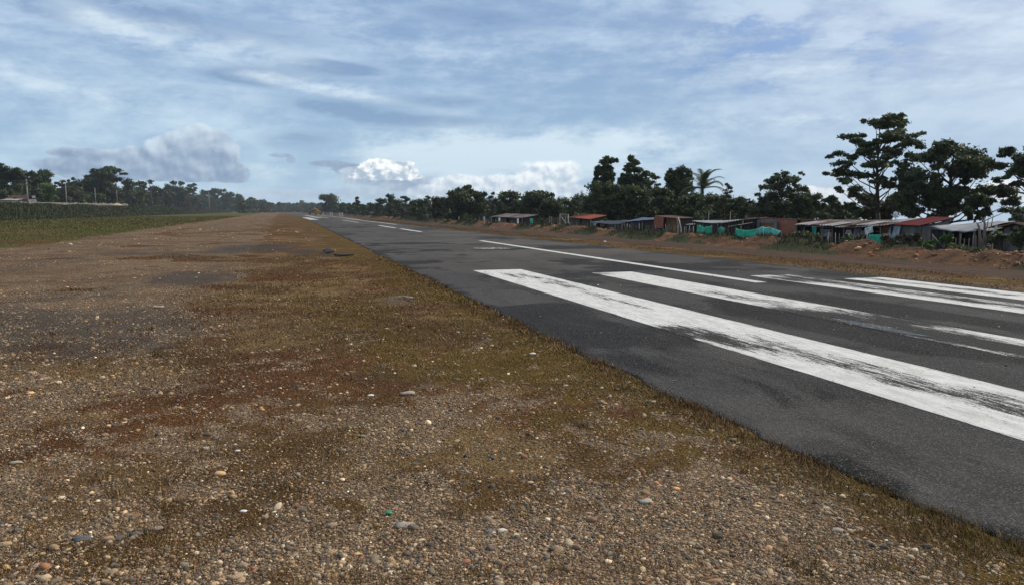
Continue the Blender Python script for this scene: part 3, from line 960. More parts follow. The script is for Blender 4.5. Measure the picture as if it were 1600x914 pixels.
# broken slab of tar by the runway edge
g0 = G(505, 402); g1 = G(572, 399)
for q, (pxa, pya, w_, l_, lab) in enumerate(((512, 396, .24, .42, 'ragged black slab of broken asphalt tilted up on the verge'), (538, 400, .34, .30, 'flat broken brownish asphalt piece between the tilted slab and runway edge'))):
    g = G(pxa, pya); pts = []
    for k in range(14):
        a = 2 * PI * k / 14; rr = .45 + .85 * random.random()
        px_, py_ = g[0] + w_ * rr * math.cos(a), g[1] + l_ * rr * math.sin(a)
        pts.append((px_, py_, .03 + (.07 if q == 0 else .0) * (1 + math.sin(a)) - .02))
    mb = MB(); mb.prism(pts, (0, 0, .05)); o = mb.build('asphalt_slab', M['tar' if q == 0 else 'slab']); tag(o, lab, 'asphalt slab')


# ------------------------------------------------------------------ grass
def blades(name, x, y, z, length, width, col, lean=(.5, 1.3)):
    n = len(x)
    a = rng.uniform(0, 2 * PI, n); ln = rng.uniform(lean[0], lean[1], n)
    dx, dy = np.cos(a) * np.sin(ln), np.sin(a) * np.sin(ln); dz = np.cos(ln)
    b = a + PI / 2 + rng.normal(0, .5, n)
    wx, wy = np.cos(b) * width / 2, np.sin(b) * width / 2
    L = length
    mid = .55
    p0 = np.stack([x - wx, y - wy, z], 1); p1 = np.stack([x + wx, y + wy, z], 1)
    p2 = np.stack([x + dx * L * mid + wx * .8, y + dy * L * mid + wy * .8, z + dz * L * mid + L * .10], 1)
    p3 = np.stack([x + dx * L * mid - wx * .8, y + dy * L * mid - wy * .8, z + dz * L * mid + L * .10], 1)
    tip = np.stack([x + dx * L, y + dy * L, z + dz * L * .85], 1)
    V = np.stack([p0, p1, p2, p3, tip], 1).reshape(-1, 3)
    i = (np.arange(n) * 5)[:, None]
    Fc = np.concatenate([i + np.array([[0, 1, 2]]), i + np.array([[0, 2, 3]]), i + np.array([[3, 2, 4]])], 0)
    return npmesh(name, V, Fc, M['blade'], False, dict(col=np.repeat(col, 5, 0)))


def grass_cols(x, y, green, field=False):
    n = len(x)
    base = np.array([(.118, .060, .029), (.17, .125, .055), (.070, .034, .018), (.31, .25, .15), (.125, .098, .036), (.040, .028, .016)])
    gbase = np.array([(.095, .076, .022), (.145, .108, .034), (.060, .056, .018), (.20, .15, .055)])
    if field: gbase = np.array([(.070, .080, .024), (.11, .108, .032), (.045, .058, .018), (.17, .145, .05)])
    m = masks(x, y); ru = m['rust']; sw = m['straw']
    w = np.stack([.24 + .9 * ru, .34 - .1 * ru, .10 + .35 * ru, .05 + .8 * sw, .30 * (1 - ru) + .04, np.full(n, .16)], 1)
    w /= w.sum(1, keepdims=True); cw = w.cumsum(1)
    i = (rng.random(n)[:, None] > cw).sum(1).clip(0, 5)
    c = base[i]
    g = rng.random(n) < np.clip(green * 1.25, 0, .95)
    c = np.where(g[:, None], gbase[rng.integers(0, 4, n)], c)
    return c * rng.uniform(.5, 1.35, (n, 1)) * np.array([1.04, .84, .67])


x2, y2, d2 = scatter_wedge(520000, 2.9, 30, 1)
mk = masks(x2, y2)
cl2 = fbm(x2, y2, .16, 3, 91)
k = keep_left(x2, y2, -.03) & (rng.random(len(x2)) < np.clip(mk['dry'] * 1.15 + .05 + .42 * ss(.46, .62, fbm(x2, y2, .5, 4, 98)) * ss(14, 9, y2), 0, 1) * ss(.28, .56, cl2))
x2, y2, d2 = x2[k], y2[k], d2[k]; gr = mk['green'][k]
e2 = np.interp(y2, EY, EX) - x2
L2 = rng.uniform(.014, .038, len(x2)) * (1 + .7 * ss(.6, .05, e2)) * np.clip(d2 / 7, .8, 1.8)
W2 = .0026 * np.clip(d2 / 4.0, 1, 5)
o = link('dry_grass', blades('dry_grass', x2, y2, terrain(x2, y2) - .003, L2, W2, grass_cols(x2, y2, gr)))
tag(o, 'short brown and olive dry grass matted over the verge', 'grass', kind='stuff')

# longer tufts, many along the asphalt edge
tx = []; ty = []
for q in range(620):
    if q < 420:
        yy = 1.5 * (30 / 1.5) ** random.random(); xx = float(np.interp(yy, EY, EX)) - abs(random.gauss(0, .16)) + .03
    else:
        a, b, c = scatter_wedge(1, 3, 12, 1); xx, yy = a[0], b[0]
        if not keep_left(np.array([xx]), np.array([yy]), .1)[0]: continue
    nb = random.randint(14, 46); sp = random.uniform(.02, .07)
    tx.append(rng.normal(xx, sp, nb)); ty.append(rng.normal(yy, sp * 1.3, nb))
for (px, py) in ((225, 830), (240, 845), (545, 905), (720, 800), (1235, 880), (1260, 900), (1480, 890), (1520, 860), (60, 850), (1390, 800), (300, 880), (870, 900)):
    g = G(px, py); nb = 90
    tx.append(rng.normal(g[0], .05, nb)); ty.append(rng.normal(g[1], .05, nb))
tx = np.concatenate(tx); ty = np.concatenate(ty)
dt = np.hypot(tx, ty)
gm = ss(.42, .6, fbm(tx, ty, .9, 3, 92)) * .75
o = link('grass_tufts', blades('grass_tufts', tx, ty, np.minimum(terrain(tx, ty), .02), rng.uniform(.02, .070, len(tx)) * (.6 + fbm(tx, ty, .5, 3, 97)), .0030 * np.clip(dt / 4.5, 1, 4), grass_cols(tx, ty, gm) * 1.1, (.1, 1.0)))
tag(o, 'longer wiry tufts along the asphalt edge and in gravel', 'grass', kind='stuff')

# grass field and embankment at left: coarser blades
n = 150000
xf = -12 - 34 * rng.random(n); yf = 12 * (260 / 12) ** rng.random(n)
k = masks(xf, yf)['green'] * .8 + .2 > rng.random(n); xf, yf = xf[k], yf[k]
o = link('field_grass', blades('field_grass', xf, yf, terrain(xf, yf) - .01, rng.uniform(.05, .14, len(xf)) * np.clip(yf / 60, 1, 2), .012 * np.clip(yf / 25, 1, 6), grass_cols(xf, yf, np.full(len(xf), .72), True) * np.array([.9, 1.05, .95]), (.3, 1.1)))
tag(o, 'low green and yellow grass field left of the gravel', 'grass', kind='stuff')
n = 110000
xf = -46.5 - 11 * rng.random(n) ** 1.0; yf = 60 * (800 / 60) ** rng.random(n)
cg = np.array([(.034, .046, .017), (.058, .066, .022), (.024, .034, .014), (.095, .078, .034)])[np.clip((fbm(xf, yf, 6, 4, 95) * 7 - 1.6 + rng.normal(0, .7, n)).astype(int), 0, 3)] * rng.uniform(.6, 1.3, (n, 1))
o = link('embankment_grass', blades('embankment_grass', xf, yf, terrain(xf, yf) - .05, rng.uniform(.3, .8, n) * (.5 + 1.3 * fbm(xf, yf, 5, 3, 96)), .07 * np.clip(yf / 100, 1, 5), cg, (.05, .7)))
tag(o, 'tall dark green grass covering the left embankment', 'grass', kind='stuff')
# weeds over the bank and verge on the right
n = 90000
xb = np.concatenate([rng.normal(25.6, .9, n // 2), rng.uniform(24.2, 28, n // 2)]); yb = 6 * (300 / 6) ** rng.random(n)
k = (BVEG(xb, yb) > rng.random(n) * .9 + .1) | ((xb > 26.3) & (rng.random(n) < .5)); xb, yb = xb[k], yb[k]
cg = np.array([(.028, .033, .013), (.045, .047, .018), (.020, .025, .011), (.075, .062, .03)])[rng.integers(0, 4, len(xb))] * rng.uniform(.6, 1.2, (len(xb), 1))
zb = np.where((xb > 23.3) & (xb < 27.6), bank_z(xb, yb), terrain(xb, yb))
o = link('bank_weeds', blades('bank_weeds', xb, yb, zb - .02, rng.uniform(.10, .34, len(xb)), .022 * np.clip(yb / 35, .8, 5), cg, (.05, .9)))
tag(o, 'green weeds growing in patches on the earth bank', 'weeds', kind='stuff')
n = 40000
xb = rng.uniform(X_FAR + .1, 19.6, n); yb = 5 * (200 / 5) ** rng.random(n)
k = fbm(xb, yb, 1.6, 3, 94) > .42; xb, yb = xb[k], yb[k]
o = link('far_verge_grass', blades('far_verge_grass', xb, yb, terrain(xb, yb), rng.uniform(.03, .09, len(xb)), .012 * np.clip(yb / 25, 1, 5), grass_cols(xb, yb, np.full(len(xb), .25)) * .8))
tag(o, 'brown grass strip beyond the far runway edge', 'grass', kind='stuff')


# ------------------------------------------------------------------ trees
def leaves(cl, n_per, size, seed, flat=.15, shell=1.9, stretch=1.0, sub=5):
    """cl: array of clumps (x,y,z,rx,ry,rz); leaf sprays spread through each clump"""
    r = np.random.default_rng(seed)
    cl = np.asarray(cl, float)
    if sub > 1:
        m = len(cl); base = np.repeat(cl, sub, 0)
        dd = r.normal(size=(m * sub, 3)); dd /= np.linalg.norm(dd, axis=1, keepdims=True)
        dd[:, 2] = np.abs(dd[:, 2]) * .9 - .25
        q = base.copy(); q[:, :3] += dd * base[:, 3:6] * r.uniform(.35, .85, (m * sub, 1))
        q[:, 3:6] *= r.uniform(.38, .62, (m * sub, 1)); q[:, 5] = np.maximum(q[:, 5], q[:, 3] * .5)
        core = cl.copy(); core[:, 3:6] *= .6
        cl = np.concatenate([q, core]); n_per = n_per * m / len(cl)
    vol = (cl[:, 3] * cl[:, 4] * cl[:, 5]) ** (.62)
    cnt = np.maximum(8, (n_per * len(cl) * vol / vol.sum())).astype(int)
    idx = np.repeat(np.arange(len(cl)), cnt); n = len(idx)
    d = r.normal(size=(n, 3)); d /= np.linalg.norm(d, axis=1, keepdims=True)
    # lumpy surface for each clump
    rad = r.random(n) ** (1 / shell)
    lump = 1 + .28 * np.sin(d[:, 0] * 5 + idx * 1.7) * np.cos(d[:, 1] * 4.3 + idx) + .2 * np.sin(d[:, 2] * 7 + idx * 2.3)
    tail = 1 + np.abs(r.normal(0, .16, n)) * (r.random(n) < .35)
    p = cl[idx, :3] + d * (rad * lump * tail)[:, None] * cl[idx, 3:6]
    low = d[:, 2] < 0
    p[low, 2] += (-d[low, 2] * rad[low] * cl[idx][low, 5]) * flat
    nrm = d * .6 + r.normal(size=(n, 3)) * .7 + np.array([0, 0, .55])
    nrm /= np.linalg.norm(nrm, axis=1, keepdims=True)
    t = np.cross(nrm, r.normal(size=(n, 3))); t /= np.linalg.norm(t, axis=1, keepdims=True)
    b = np.cross(nrm, t)
    s = size * r.uniform(.6, 1.4, n)[:, None]
    V = np.stack([p - t * s * stretch, p - b * s * .45, p + t * s * stretch, p + b * s * .45], 1).reshape(-1, 3)
    Fc = np.arange(n * 4).reshape(-1, 4)
    tn = r.uniform(.05, .85, len(cl))[idx] + r.normal(0, .2, n)
    return V, Fc, np.repeat(np.clip(tn, 0, 1), 4)


def auto_clumps(w, h, zc0, kind, n, seed):
    """crown clumps spread evenly up the crown; w crown width, crown from zc0 up to h"""
    r = random.Random(seed); out = []
    ch = h - zc0; a0 = r.uniform(0, 6)
    skew = r.uniform(-.12, .12) * w
    for i in range(n):
        a = a0 + i * 2.4 + r.uniform(-.5, .5)
        v = min(1, max(0, (i + r.uniform(0, 1)) / n))
        if kind == 'round':
            prof = math.sqrt(max(.10, 1 - abs(2 * v - .8) ** 2.4 / 1.9)); q = r.uniform(.25, .82)
            R_ = w / 2 * prof * q; s = w * r.uniform(.16, .25)
            out.append((R_ * math.cos(a) + skew * v, R_ * math.sin(a), min(zc0 + ch * v, h - s * .75), s, s, s * r.uniform(.75, 1.0)))
        elif kind == 'column':
            R_ = w / 2 * (.62 - .45 * abs(v - .45)) * r.uniform(.2, 1); s = w * r.uniform(.24, .32)
            out.append((R_ * math.cos(a), R_ * math.sin(a), min(zc0 + ch * v, h - s * .9), s, s, s * 1.1))
        elif kind == 'umbrella':
            v = v ** .7
            R_ = w / 2 * r.uniform(.1, .9) * (1.0 - .3 * v); s = w * r.uniform(.12, .2)
            out.append((R_ * math.cos(a), R_ * math.sin(a), zc0 + ch * (.1 + .84 * v), s * 1.2, s * 1.2, s * .6))
        else:
            R_ = w / 2 * math.sqrt(max(.12, 1 - (1.7 * v - .75) ** 2)) * r.uniform(.3, .9); s = w * r.uniform(.10, .17)
            out.append((R_ * math.cos(a), R_ * math.sin(a), zc0 + ch * v, s, s, s * .75))
    return out


def limbs(mb, cl, z0, tr, seed, base=(0, 0), every=1, lean=(0, 0)):
    r = random.Random(seed)
    top = max(c[2] for c in cl)
    mx = np.mean([c[0] for c in cl]); my = np.mean([c[1] for c in cl])
    fork = z0 + (min(c[2] for c in cl) - z0) * .75
    fx, fy = base[0] + (mx - base[0]) * .35 + lean[0], base[1] + (my - base[1]) * .35 + lean[1]
    mb.tube([(base[0], base[1], z0 - .3), (base[0] + .05 * tr, base[1], z0 + (fork - z0) * .5), (fx, fy, fork)], [tr * 1.25, tr, tr * .85], 8)
    spine = [(fx, fy, fork), (fx * .5 + mx * .5 + r.uniform(-.3, .3), fy * .5 + my * .5, fork + (top - fork) * .45), (mx, my, fork + (top - fork) * .88)]
    mb.tube(spine, [tr * .85, tr * .5, tr * .14], 7)
    for i, c in enumerate(cl):
        if i % every: continue
        v = max(0, min(.8, ((c[2] - fork) / max(.1, top - fork)) - .25))
        sp = Vector(spine[0]).lerp(Vector(spine[1]), min(1, v * 2)) if v < .5 else Vector(spine[1]).lerp(Vector(spine[2]), v * 2 - 1)
        e_ = Vector(c[:3]); m_ = sp.lerp(e_, .5) + Vector((r.uniform(-.2, .2), r.uniform(-.2, .2), -.10 * (e_ - sp).length))
        mb.tube([sp, m_, e_], [tr * .33, tr * .2, tr * .06], 5)


TREES = {}


def tree(px, depth, base_py, top_py, wpx, kind, label, group=None, name='tree', cat='tree', n=26, dens=60, leaf=.16, mat='leaf', tr=None,
         crown0=.3, seed=None, clumps=None, every=1, zbase=None, bark='bark', lean=(0, 0), vs=1.95, hs=1.12):
    rx_ = ray(px, top_py)[0]; d_in = depth
    if px < 440: depth = min(max(depth, (57 + depth * .045) / max(.01, -rx_)), 620 + depth * .35)     # behind the embankment
    elif px < 640: depth = max(depth, 30.5 / rx_)                                                    # beyond the bank
    leaf *= depth / d_in; pt = D3(px, top_py, depth); s = depth / FPX
    x, y = pt.x, pt.y
    z0 = float(terrain(x, y)) if zbase is None else zbase
    h = pt.z - z0; w = wpx * s
    seed = seed if seed is not None else int(px * 13 + depth)
    root = empty(name, (x, y, z0), label, cat, group)
    if clumps is not None:
        r = random.Random(seed); cl = []
        for (cx, cy, rx, ry) in clumps:
            jt = min(1.0, len(clumps) / 20); cx += r.uniform(-.35, .35) * rx * jt; cy += r.uniform(-.95, .95) * ry * jt
            p = D3(cx, cy, depth + 0); off = r.uniform(-1, 1) * w * .30
            lat = (p - Vector((x, y, p.z)))
            cl.append((lat.x + hx * off, lat.y + hy * off, p.z - z0, rx * s * .9, rx * s * .9, ry * s * .85))
            for _ in range(2):
                dx_, dz_ = r.uniform(-1.1, 1.1) * rx * s, r.uniform(-1.5, 1.0) * ry * s; f_ = r.uniform(.35, .6)
                off2 = off + r.uniform(-.15, .15) * w
                cl.append((lat.x + hx * off2 + hy * dx_, lat.y + hy * off2 - hx * dx_, p.z - z0 + dz_, rx * s * f_, rx * s * f_, ry * s * f_ * 1.2))
    else:
        cl = auto_clumps(w, h, h * crown0, kind, n, seed)
    tr = tr or max(.09, h * .022)
    mb = MB(); limbs(mb, cl, 0, tr, seed, every=max(every, 3 if clumps is not None else 1), lean=lean)
    me = bpy.data.meshes.new('trunk'); me.from_pydata(mb.v, [], mb.f); me.polygons.foreach_set('use_smooth', mb.sm); me.materials.append(M[bark])
    link('trunk', me, root, True)
    cl = [(c[0], c[1], c[2], c[3] * hs, c[4] * hs, c[5] * (vs if clumps is not None else 1.0)) for c in cl]
    V, Fc, tn = leaves(cl, dens * 1.35, leaf * 1.05, seed)
    link('crown', npmesh('crown', V, Fc, M[mat], False, dict(tone=tn)), root, True)
    return root


# ---- the tall open tree on the right
tall = [(1392, 184, 14, 6), (1375, 186, 15, 7), (1358, 194, 14, 6), (1402, 193, 15, 6), (1385, 198, 20, 7), (1348, 206, 15, 6), (1366, 210, 19, 7), (1400, 208, 17, 6), (1432, 213, 14, 5), (1418, 216, 12, 5),
        (1338, 220, 15, 6), (1356, 225, 18, 6), (1384, 222, 17, 6), (1410, 228, 17, 6), (1428, 224, 11, 5), (1325, 236, 14, 5), (1345, 240, 19, 6), (1372, 238, 14, 5), (1396, 242, 15, 6), (1414, 244, 12, 5),
        (1320, 252, 15, 5), (1340, 257, 18, 6), (1364, 255, 12, 6), (1392, 258, 13, 5), (1410, 262, 12, 5), (1316, 269, 15, 6), (1336, 273, 18, 6), (1358, 272, 12, 6), (1386, 275, 12, 6), (1404, 278, 11, 5),
        (1312, 287, 14, 5), (1330, 292, 14, 6), (1352, 290, 14, 6), (1378, 294, 10, 5), (1310, 299, 8, 4), (1345, 304, 10, 5), (1398, 296, 12, 5), (1362, 306, 11, 5)]
tree(1382, 56, 345, 172, 140, 'x', 'tallest tree with an open layered crown behind the sagging long shed', n=0, dens=200, leaf=.11, mat='leaf_lite', clumps=tall, vs=1.4, hs=1.1, seed=3, every=2, tr=.19)
low = [(1352, 318, 16, 9), (1368, 326, 16, 8), (1338, 322, 9, 6), (1390, 322, 16, 9), (1405, 312, 12, 8), (1345, 334, 14, 7), (1380, 336, 20, 8)]
tree(1365, 60, 345, 309, 70, 'x', 'low dark tree under the tallest open crowned tree', dens=330, leaf=.16, clumps=low, seed=4)
dome = [(1445, 243, 16, 8), (1465, 238, 18, 7), (1488, 237, 18, 7), (1510, 240, 16, 7), (1452, 256, 20, 9), (1478, 254, 24, 10), (1505, 256, 22, 10), (1530, 262, 16, 7), (1540, 253, 9, 5),
        (1435, 272, 20, 9), (1460, 274, 26, 11), (1490, 275, 26, 12), (1518, 278, 22, 10), (1542, 276, 10, 6), (1418, 290, 15, 9), (1440, 294, 22, 11), (1470, 296, 26, 12), (1500, 298, 26, 12), (1528, 298, 20, 10), (1550, 306, 16, 9), (1564, 318, 11, 8), (1570, 327, 6, 4), (1548, 322, 10, 6),
        (1412, 308, 14, 9), (1432, 314, 20, 10), (1460, 318, 24, 11), (1492, 318, 22, 10), (1518, 316, 14, 8), (1420, 328, 16, 9), (1448, 334, 20, 8), (1480, 333, 18, 7), (1508, 331, 9, 5)]
tree(1478, 52, 345, 232, 140, 'x', 'broad dark domed tree behind the red tin roof, right of the tallest tree', dens=300, leaf=.125, hs=1.25, clumps=dome, seed=5, every=2, tr=.24)
tree(1522, 50, 345, 296, 40, 'x', 'small dark tree with pale twigs under the dome tree edge', dens=150, leaf=.12, seed=6,
     clumps=[(1515, 312, 8, 5), (1525, 306, 9, 5), (1535, 318, 9, 6), (1522, 325, 12, 7), (1545, 330, 7, 5), (1508, 333, 9, 6), (1530, 336, 11, 5)])
edge_t = [(1600, 231, 14, 6), (1588, 240, 14, 6), (1575, 246, 12, 5), (1605, 248, 18, 8), (1585, 256, 18, 7), (1568, 260, 12, 5), (1602, 264, 18, 8), (1580, 272, 18, 7), (1562, 272, 9, 5), (1598, 280, 14, 6), (1576, 284, 9, 4), (1625, 240, 22, 12), (1630, 265, 25, 14), (1612, 290, 9, 5), (1650, 250, 25, 16), (1655, 280, 20, 12)]
tree(1635, 47, 360, 222, 120, 'x', 'tree whose crown is cut off by the right frame edge', dens=280, leaf=.12, hs=1.2, clumps=edge_t, seed=8, every=2, tr=.22)
tree(1593, 95, 345, 323, 34, 'round', 'small far tree behind the gable roof at the right frame edge', n=14, dens=120, leaf=.22, seed=9)

# ---- middle right
tree(1225, 72, 338, 262, 74, 'x', 'airy feathery topped tree above the red brick house', dens=190, leaf=.11, seed=21, every=1, hs=1.25, vs=1.7, clumps=[(1216, 272, 4, 3), (1243, 272, 3, 3), (1262, 300, 5, 4), (1206, 278, 3, 3), (1190, 292, 3, 3), (1262, 318, 10, 7), (1178, 326, 9, 6), (1270, 328, 10, 6), (1215, 330, 22, 7), (1245, 329, 18, 7),
    (1228, 268, 7, 5), (1236, 277, 8, 6), (1222, 279, 9, 6), (1212, 284, 8, 5), (1202, 287, 7, 4), (1240, 287, 9, 6), (1226, 291, 11, 7), (1210, 297, 11, 6), (1194, 299, 8, 5), (1246, 298, 9, 6), (1230, 305, 13, 8), (1212, 310, 14, 8), (1196, 313, 11, 7), (1250, 292, 4, 3), (1256, 308, 8, 6), (1244, 316, 14, 8), (1222, 322, 16, 9), (1200, 326, 14, 8), (1184, 320, 9, 6), (1187, 302, 4, 3)])
tree(1262, 70, 338, 300, 60, 'round', 'bushy dark tree between the airy tree and the cecropia', n=20, dens=150, leaf=.15, crown0=.1)
tree(1184, 74, 338, 312, 40, 'round', 'low shrubby tree left of the airy tree over the brick house', n=14, dens=120, leaf=.15, crown0=.1)
tree(1302, 75, 338, 318, 46, 'round', 'low dark tree beneath the cecropia behind the long shed', n=18, dens=120, leaf=.15, crown0=.1)
tree(1332, 78, 338, 322, 30, 'round', 'small tree in the gap left of the tallest tree', n=12, dens=110, leaf=.15, crown0=.1)
tree(1298, 71, 338, 307, 24, 'x', 'cecropia with flat star like leaf tiers above the long shed', dens=42, leaf=.20, seed=24, clumps=[(1296, 309, 5, 1.8), (1292, 314, 7, 1.8), (1307, 315, 6, 1.6), (1300, 320, 9, 2.4), (1286, 321, 5, 2), (1312, 324, 6, 2.4)])
tree(1137, 82, 338, 289, 34, 'open', 'thin lacy crown right of the coconut palm', n=20, dens=50, leaf=.12, crown0=.35, mat='leaf_brown')
tree(1150, 80, 338, 308, 50, 'round', 'dense low tree under the lacy crown', n=18, dens=150, leaf=.16, crown0=.1)
tree(1120, 84, 338, 303, 60, 'round', 'dense dark tree right of the palm trunk', n=18, dens=150, leaf=.17, crown0=.1)
tree(1062, 84, 338, 263, 44, 'x', 'round topped tree standing high left of the palm', dens=330, leaf=.16, seed=27, clumps=[
    (1052, 270, 10, 6), (1064, 268, 11, 5), (1074, 271, 8, 5), (1048, 280, 9, 7), (1062, 281, 14, 8), (1077, 278, 6, 4), (1056, 292, 13, 8), (1070, 292, 11, 8), (1062, 303, 16, 9)])
tree(1023, 86, 338, 272, 34, 'open', 'see through lacy tree left of the round topped tree', n=18, dens=50, leaf=.13, crown0=.3)
tree(1034, 80, 338, 292, 56, 'round', 'broad dark tree above the orange wall panel', n=24, dens=160, leaf=.17, crown0=.08)
tree(1080, 78, 338, 300, 60, 'round', 'spreading green tree above the plank shack', n=24, dens=160, leaf=.17, crown0=.08, mat='leaf_lite')
tree(988, 88, 338, 245, 54, 'x', 'tall tiered tree tapering to a point, right of the leaning column tree', dens=300, leaf=.17, seed=29, mat='leaf_lite', clumps=[
    (988, 249, 6, 4), (985, 257, 8, 4), (994, 256, 6, 4), (982, 266, 10, 4), (996, 267, 10, 4), (976, 276, 11, 5), (992, 276, 13, 5), (1008, 273, 9, 5), (972, 286, 13, 6), (990, 287, 15, 6), (1010, 284, 12, 6), (1018, 276, 4, 3), (980, 298, 16, 7), (1000, 298, 18, 8)])
tree(943, 90, 338, 251, 34, 'x', 'tall leaning column tree left of the tiered tree', dens=300, leaf=.17, seed=30, clumps=[
    (944, 255, 9, 5), (953, 254, 6, 4), (936, 262, 6, 4), (947, 264, 10, 6), (934, 272, 7, 5), (946, 275, 10, 6), (957, 273, 5, 4), (933, 283, 6, 5), (944, 286, 11, 7), (957, 283, 6, 4), (940, 297, 12, 8), (953, 296, 10, 7)])
tree(950, 80, 338, 284, 70, 'round', 'very dark rounded tree below the leaning column tree', n=28, dens=170, leaf=.18, crown0=.05)
tree(990, 78, 338, 290, 66, 'round', 'very dark rounded tree above the blue tarp shelter', n=28, dens=170, leaf=.18, crown0=.05)
tree(925, 86, 338, 303, 44, 'round', 'low round tree above the black lean-to', n=18, dens=140, leaf=.18, crown0=.05)
tree(905, 112, 338, 307, 24, 'open', 'wispy tree between the mango and the very dark trees', n=14, dens=50, leaf=.18)
tree(893, 105, 338, 312, 34, 'round', 'small round tree above the orange roofed hut', n=14, dens=110, leaf=.2, crown0=.05)
tree(843, 108, 338, 299, 62, 'x', 'dome shaped mango tree left of the orange roofed hut', dens=260, leaf=.21, seed=33, clumps=[
    (838, 304, 14, 5), (850, 306, 12, 5), (826, 310, 13, 6), (843, 313, 18, 8), (860, 314, 10, 6), (818, 320, 11, 7), (834, 323, 18, 8), (854, 324, 17, 8), (868, 325, 10, 6), (825, 332, 16, 6), (850, 334, 18, 6), (866, 334, 11, 5)])
tree(792, 118, 338, 298, 46, 'round', 'high domed tree above the grey tin hut', n=24, dens=150, leaf=.22, crown0=.08)
tree(768, 122, 338, 303, 22, 'open', 'narrow tree with a broken top left of the high domed tree', n=14, dens=60, leaf=.2, crown0=.2)
tree(812, 116, 338, 312, 34, 'round', 'low tree wedged between two domed trees', n=14, dens=120, leaf=.2, crown0=.05)
tree(733, 128, 338, 291, 56, 'x', 'widest dark tree right of the street lamp', dens=260, leaf=.24, seed=37, clumps=[
    (727, 295, 8, 3), (720, 301, 13, 5), (735, 300, 12, 5), (748, 304, 9, 5), (712, 309, 14, 6), (730, 311, 20, 8), (750, 313, 10, 7), (706, 320, 15, 7), (728, 322, 20, 8), (750, 323, 14, 7), (716, 332, 20, 6), (742, 333, 18, 6)])
tree(690, 138, 338, 307, 46, 'round', 'level topped tree just right of the street lamp', n=20, dens=120, leaf=.24, crown0=.05)
tree(668, 175, 338, 305, 16, 'umbrella', 'small flat topped tree behind the street lamp', n=10, dens=60, leaf=.25, crown0=.3)
tree(655, 160, 338, 310, 32, 'round', 'low tree left of the street lamp', n=16, dens=110, leaf=.26, crown0=.05)
tree(635, 180, 336, 308, 26, 'open', 'loose crowned tree in the row left of the street lamp', n=14, dens=90, leaf=.27, crown0=.15, mat='leaf_brown')
tree(610, 205, 336, 303, 16, 'column', 'narrow upright tree in the distant row', n=12, dens=110, leaf=.3, crown0=.1)
tree(597, 215, 336, 310, 24, 'round', 'greenish round tree left of the narrow upright tree', n=14, dens=110, leaf=.3, crown0=.05, mat='leaf_lite')
tree(622, 200, 336, 312, 24, 'round', 'low rounded tree right of the narrow upright tree', n=14, dens=100, leaf=.3, crown0=.05)
tree(581, 240, 336, 317, 20, 'round', 'low tree right of the thin far pole', n=12, dens=100, leaf=.3, crown0=.05)
tree(558, 262, 336, 308, 12, 'column', 'small pointed tree left of the thin far pole', n=9, dens=90, leaf=.34, crown0=.1)
tree(549, 270, 335, 317, 18, 'round', 'low bushy tree right of the lone big distant tree', n=12, dens=90, leaf=.36, crown0=.05)
tree(567, 280, 335, 319, 22, 'round', 'far low tree behind the thin pole', n=12, dens=90, leaf=.36, crown0=.05)
tree(518, 330, 334, 303, 34, 'round', 'lone big rounded tree above the barrier at the far runway end', n=24, dens=120, leaf=.42, crown0=.1)
tree(535, 300, 334, 317, 18, 'round', 'low tree touching the lone big distant tree on its right', n=12, dens=80, leaf=.4, crown0=.05)

# coconut palm
pt = D3(1098, 295, 80); z0 = float(terrain(pt.x, pt.y))
root = empty('palm_tree', (pt.x, pt.y, z0), 'coconut palm with drooping fronds among the dark trees', 'palm tree')
mb = MB(); hh = pt.z - z0
mb.tube([(0, 0, -.2), (.15, .1, hh * .5), (0, 0, hh)], [.17, .13, .11], 8)
me = bpy.data.meshes.new('trunk'); me.from_pydata(mb.v, [], mb.f); me.materials.append(M['bark']); link('trunk', me, root, True)
V = []; Fq = []; tn = []
rp = random.Random(5)
for k in range(26):
    a = 2 * PI * k / 26 * 1.0 + rp.uniform(-.2, .2); el0 = rp.choice([R(75), R(55), R(35), R(15)]); Lf = rp.uniform(2.3, 3.1)
    p = Vector((0, 0, hh)); prev = None; segs = 16
    for i in range(segs):
        t = i / segs; el = el0 - t * t * R(95)
        d = Vector((math.cos(a) * math.cos(el), math.sin(a) * math.cos(el), math.sin(el)))
        q = p + d * (Lf / segs)
        side = Vector((-math.sin(a), math.cos(a), 0)); up = side.cross(d)
        lw = .48 * (math.sin(PI * (t * .85 + .12))) ** .6
        for sgn in (-1, 1):
            b = len(V); tip = p + side * sgn * lw + d * .25 - Vector((0, 0, .22 * lw + .05))
            V += [p[:], q[:], tip[:]]; Fq.append((b, b + 1, b + 2)); tn += [.45 + rp.uniform(-.2, .3)] * 3
        b = len(V); V += [(p - side * .02)[:], (p + side * .02)[:], q[:]]; Fq.append((b, b + 1, b + 2)); tn += [.6] * 3
        p = q
link('crown', npmesh('crown', np.array(V), np.array(Fq), M['leaf'], False, dict(tone=np.array(tn))), root, True)

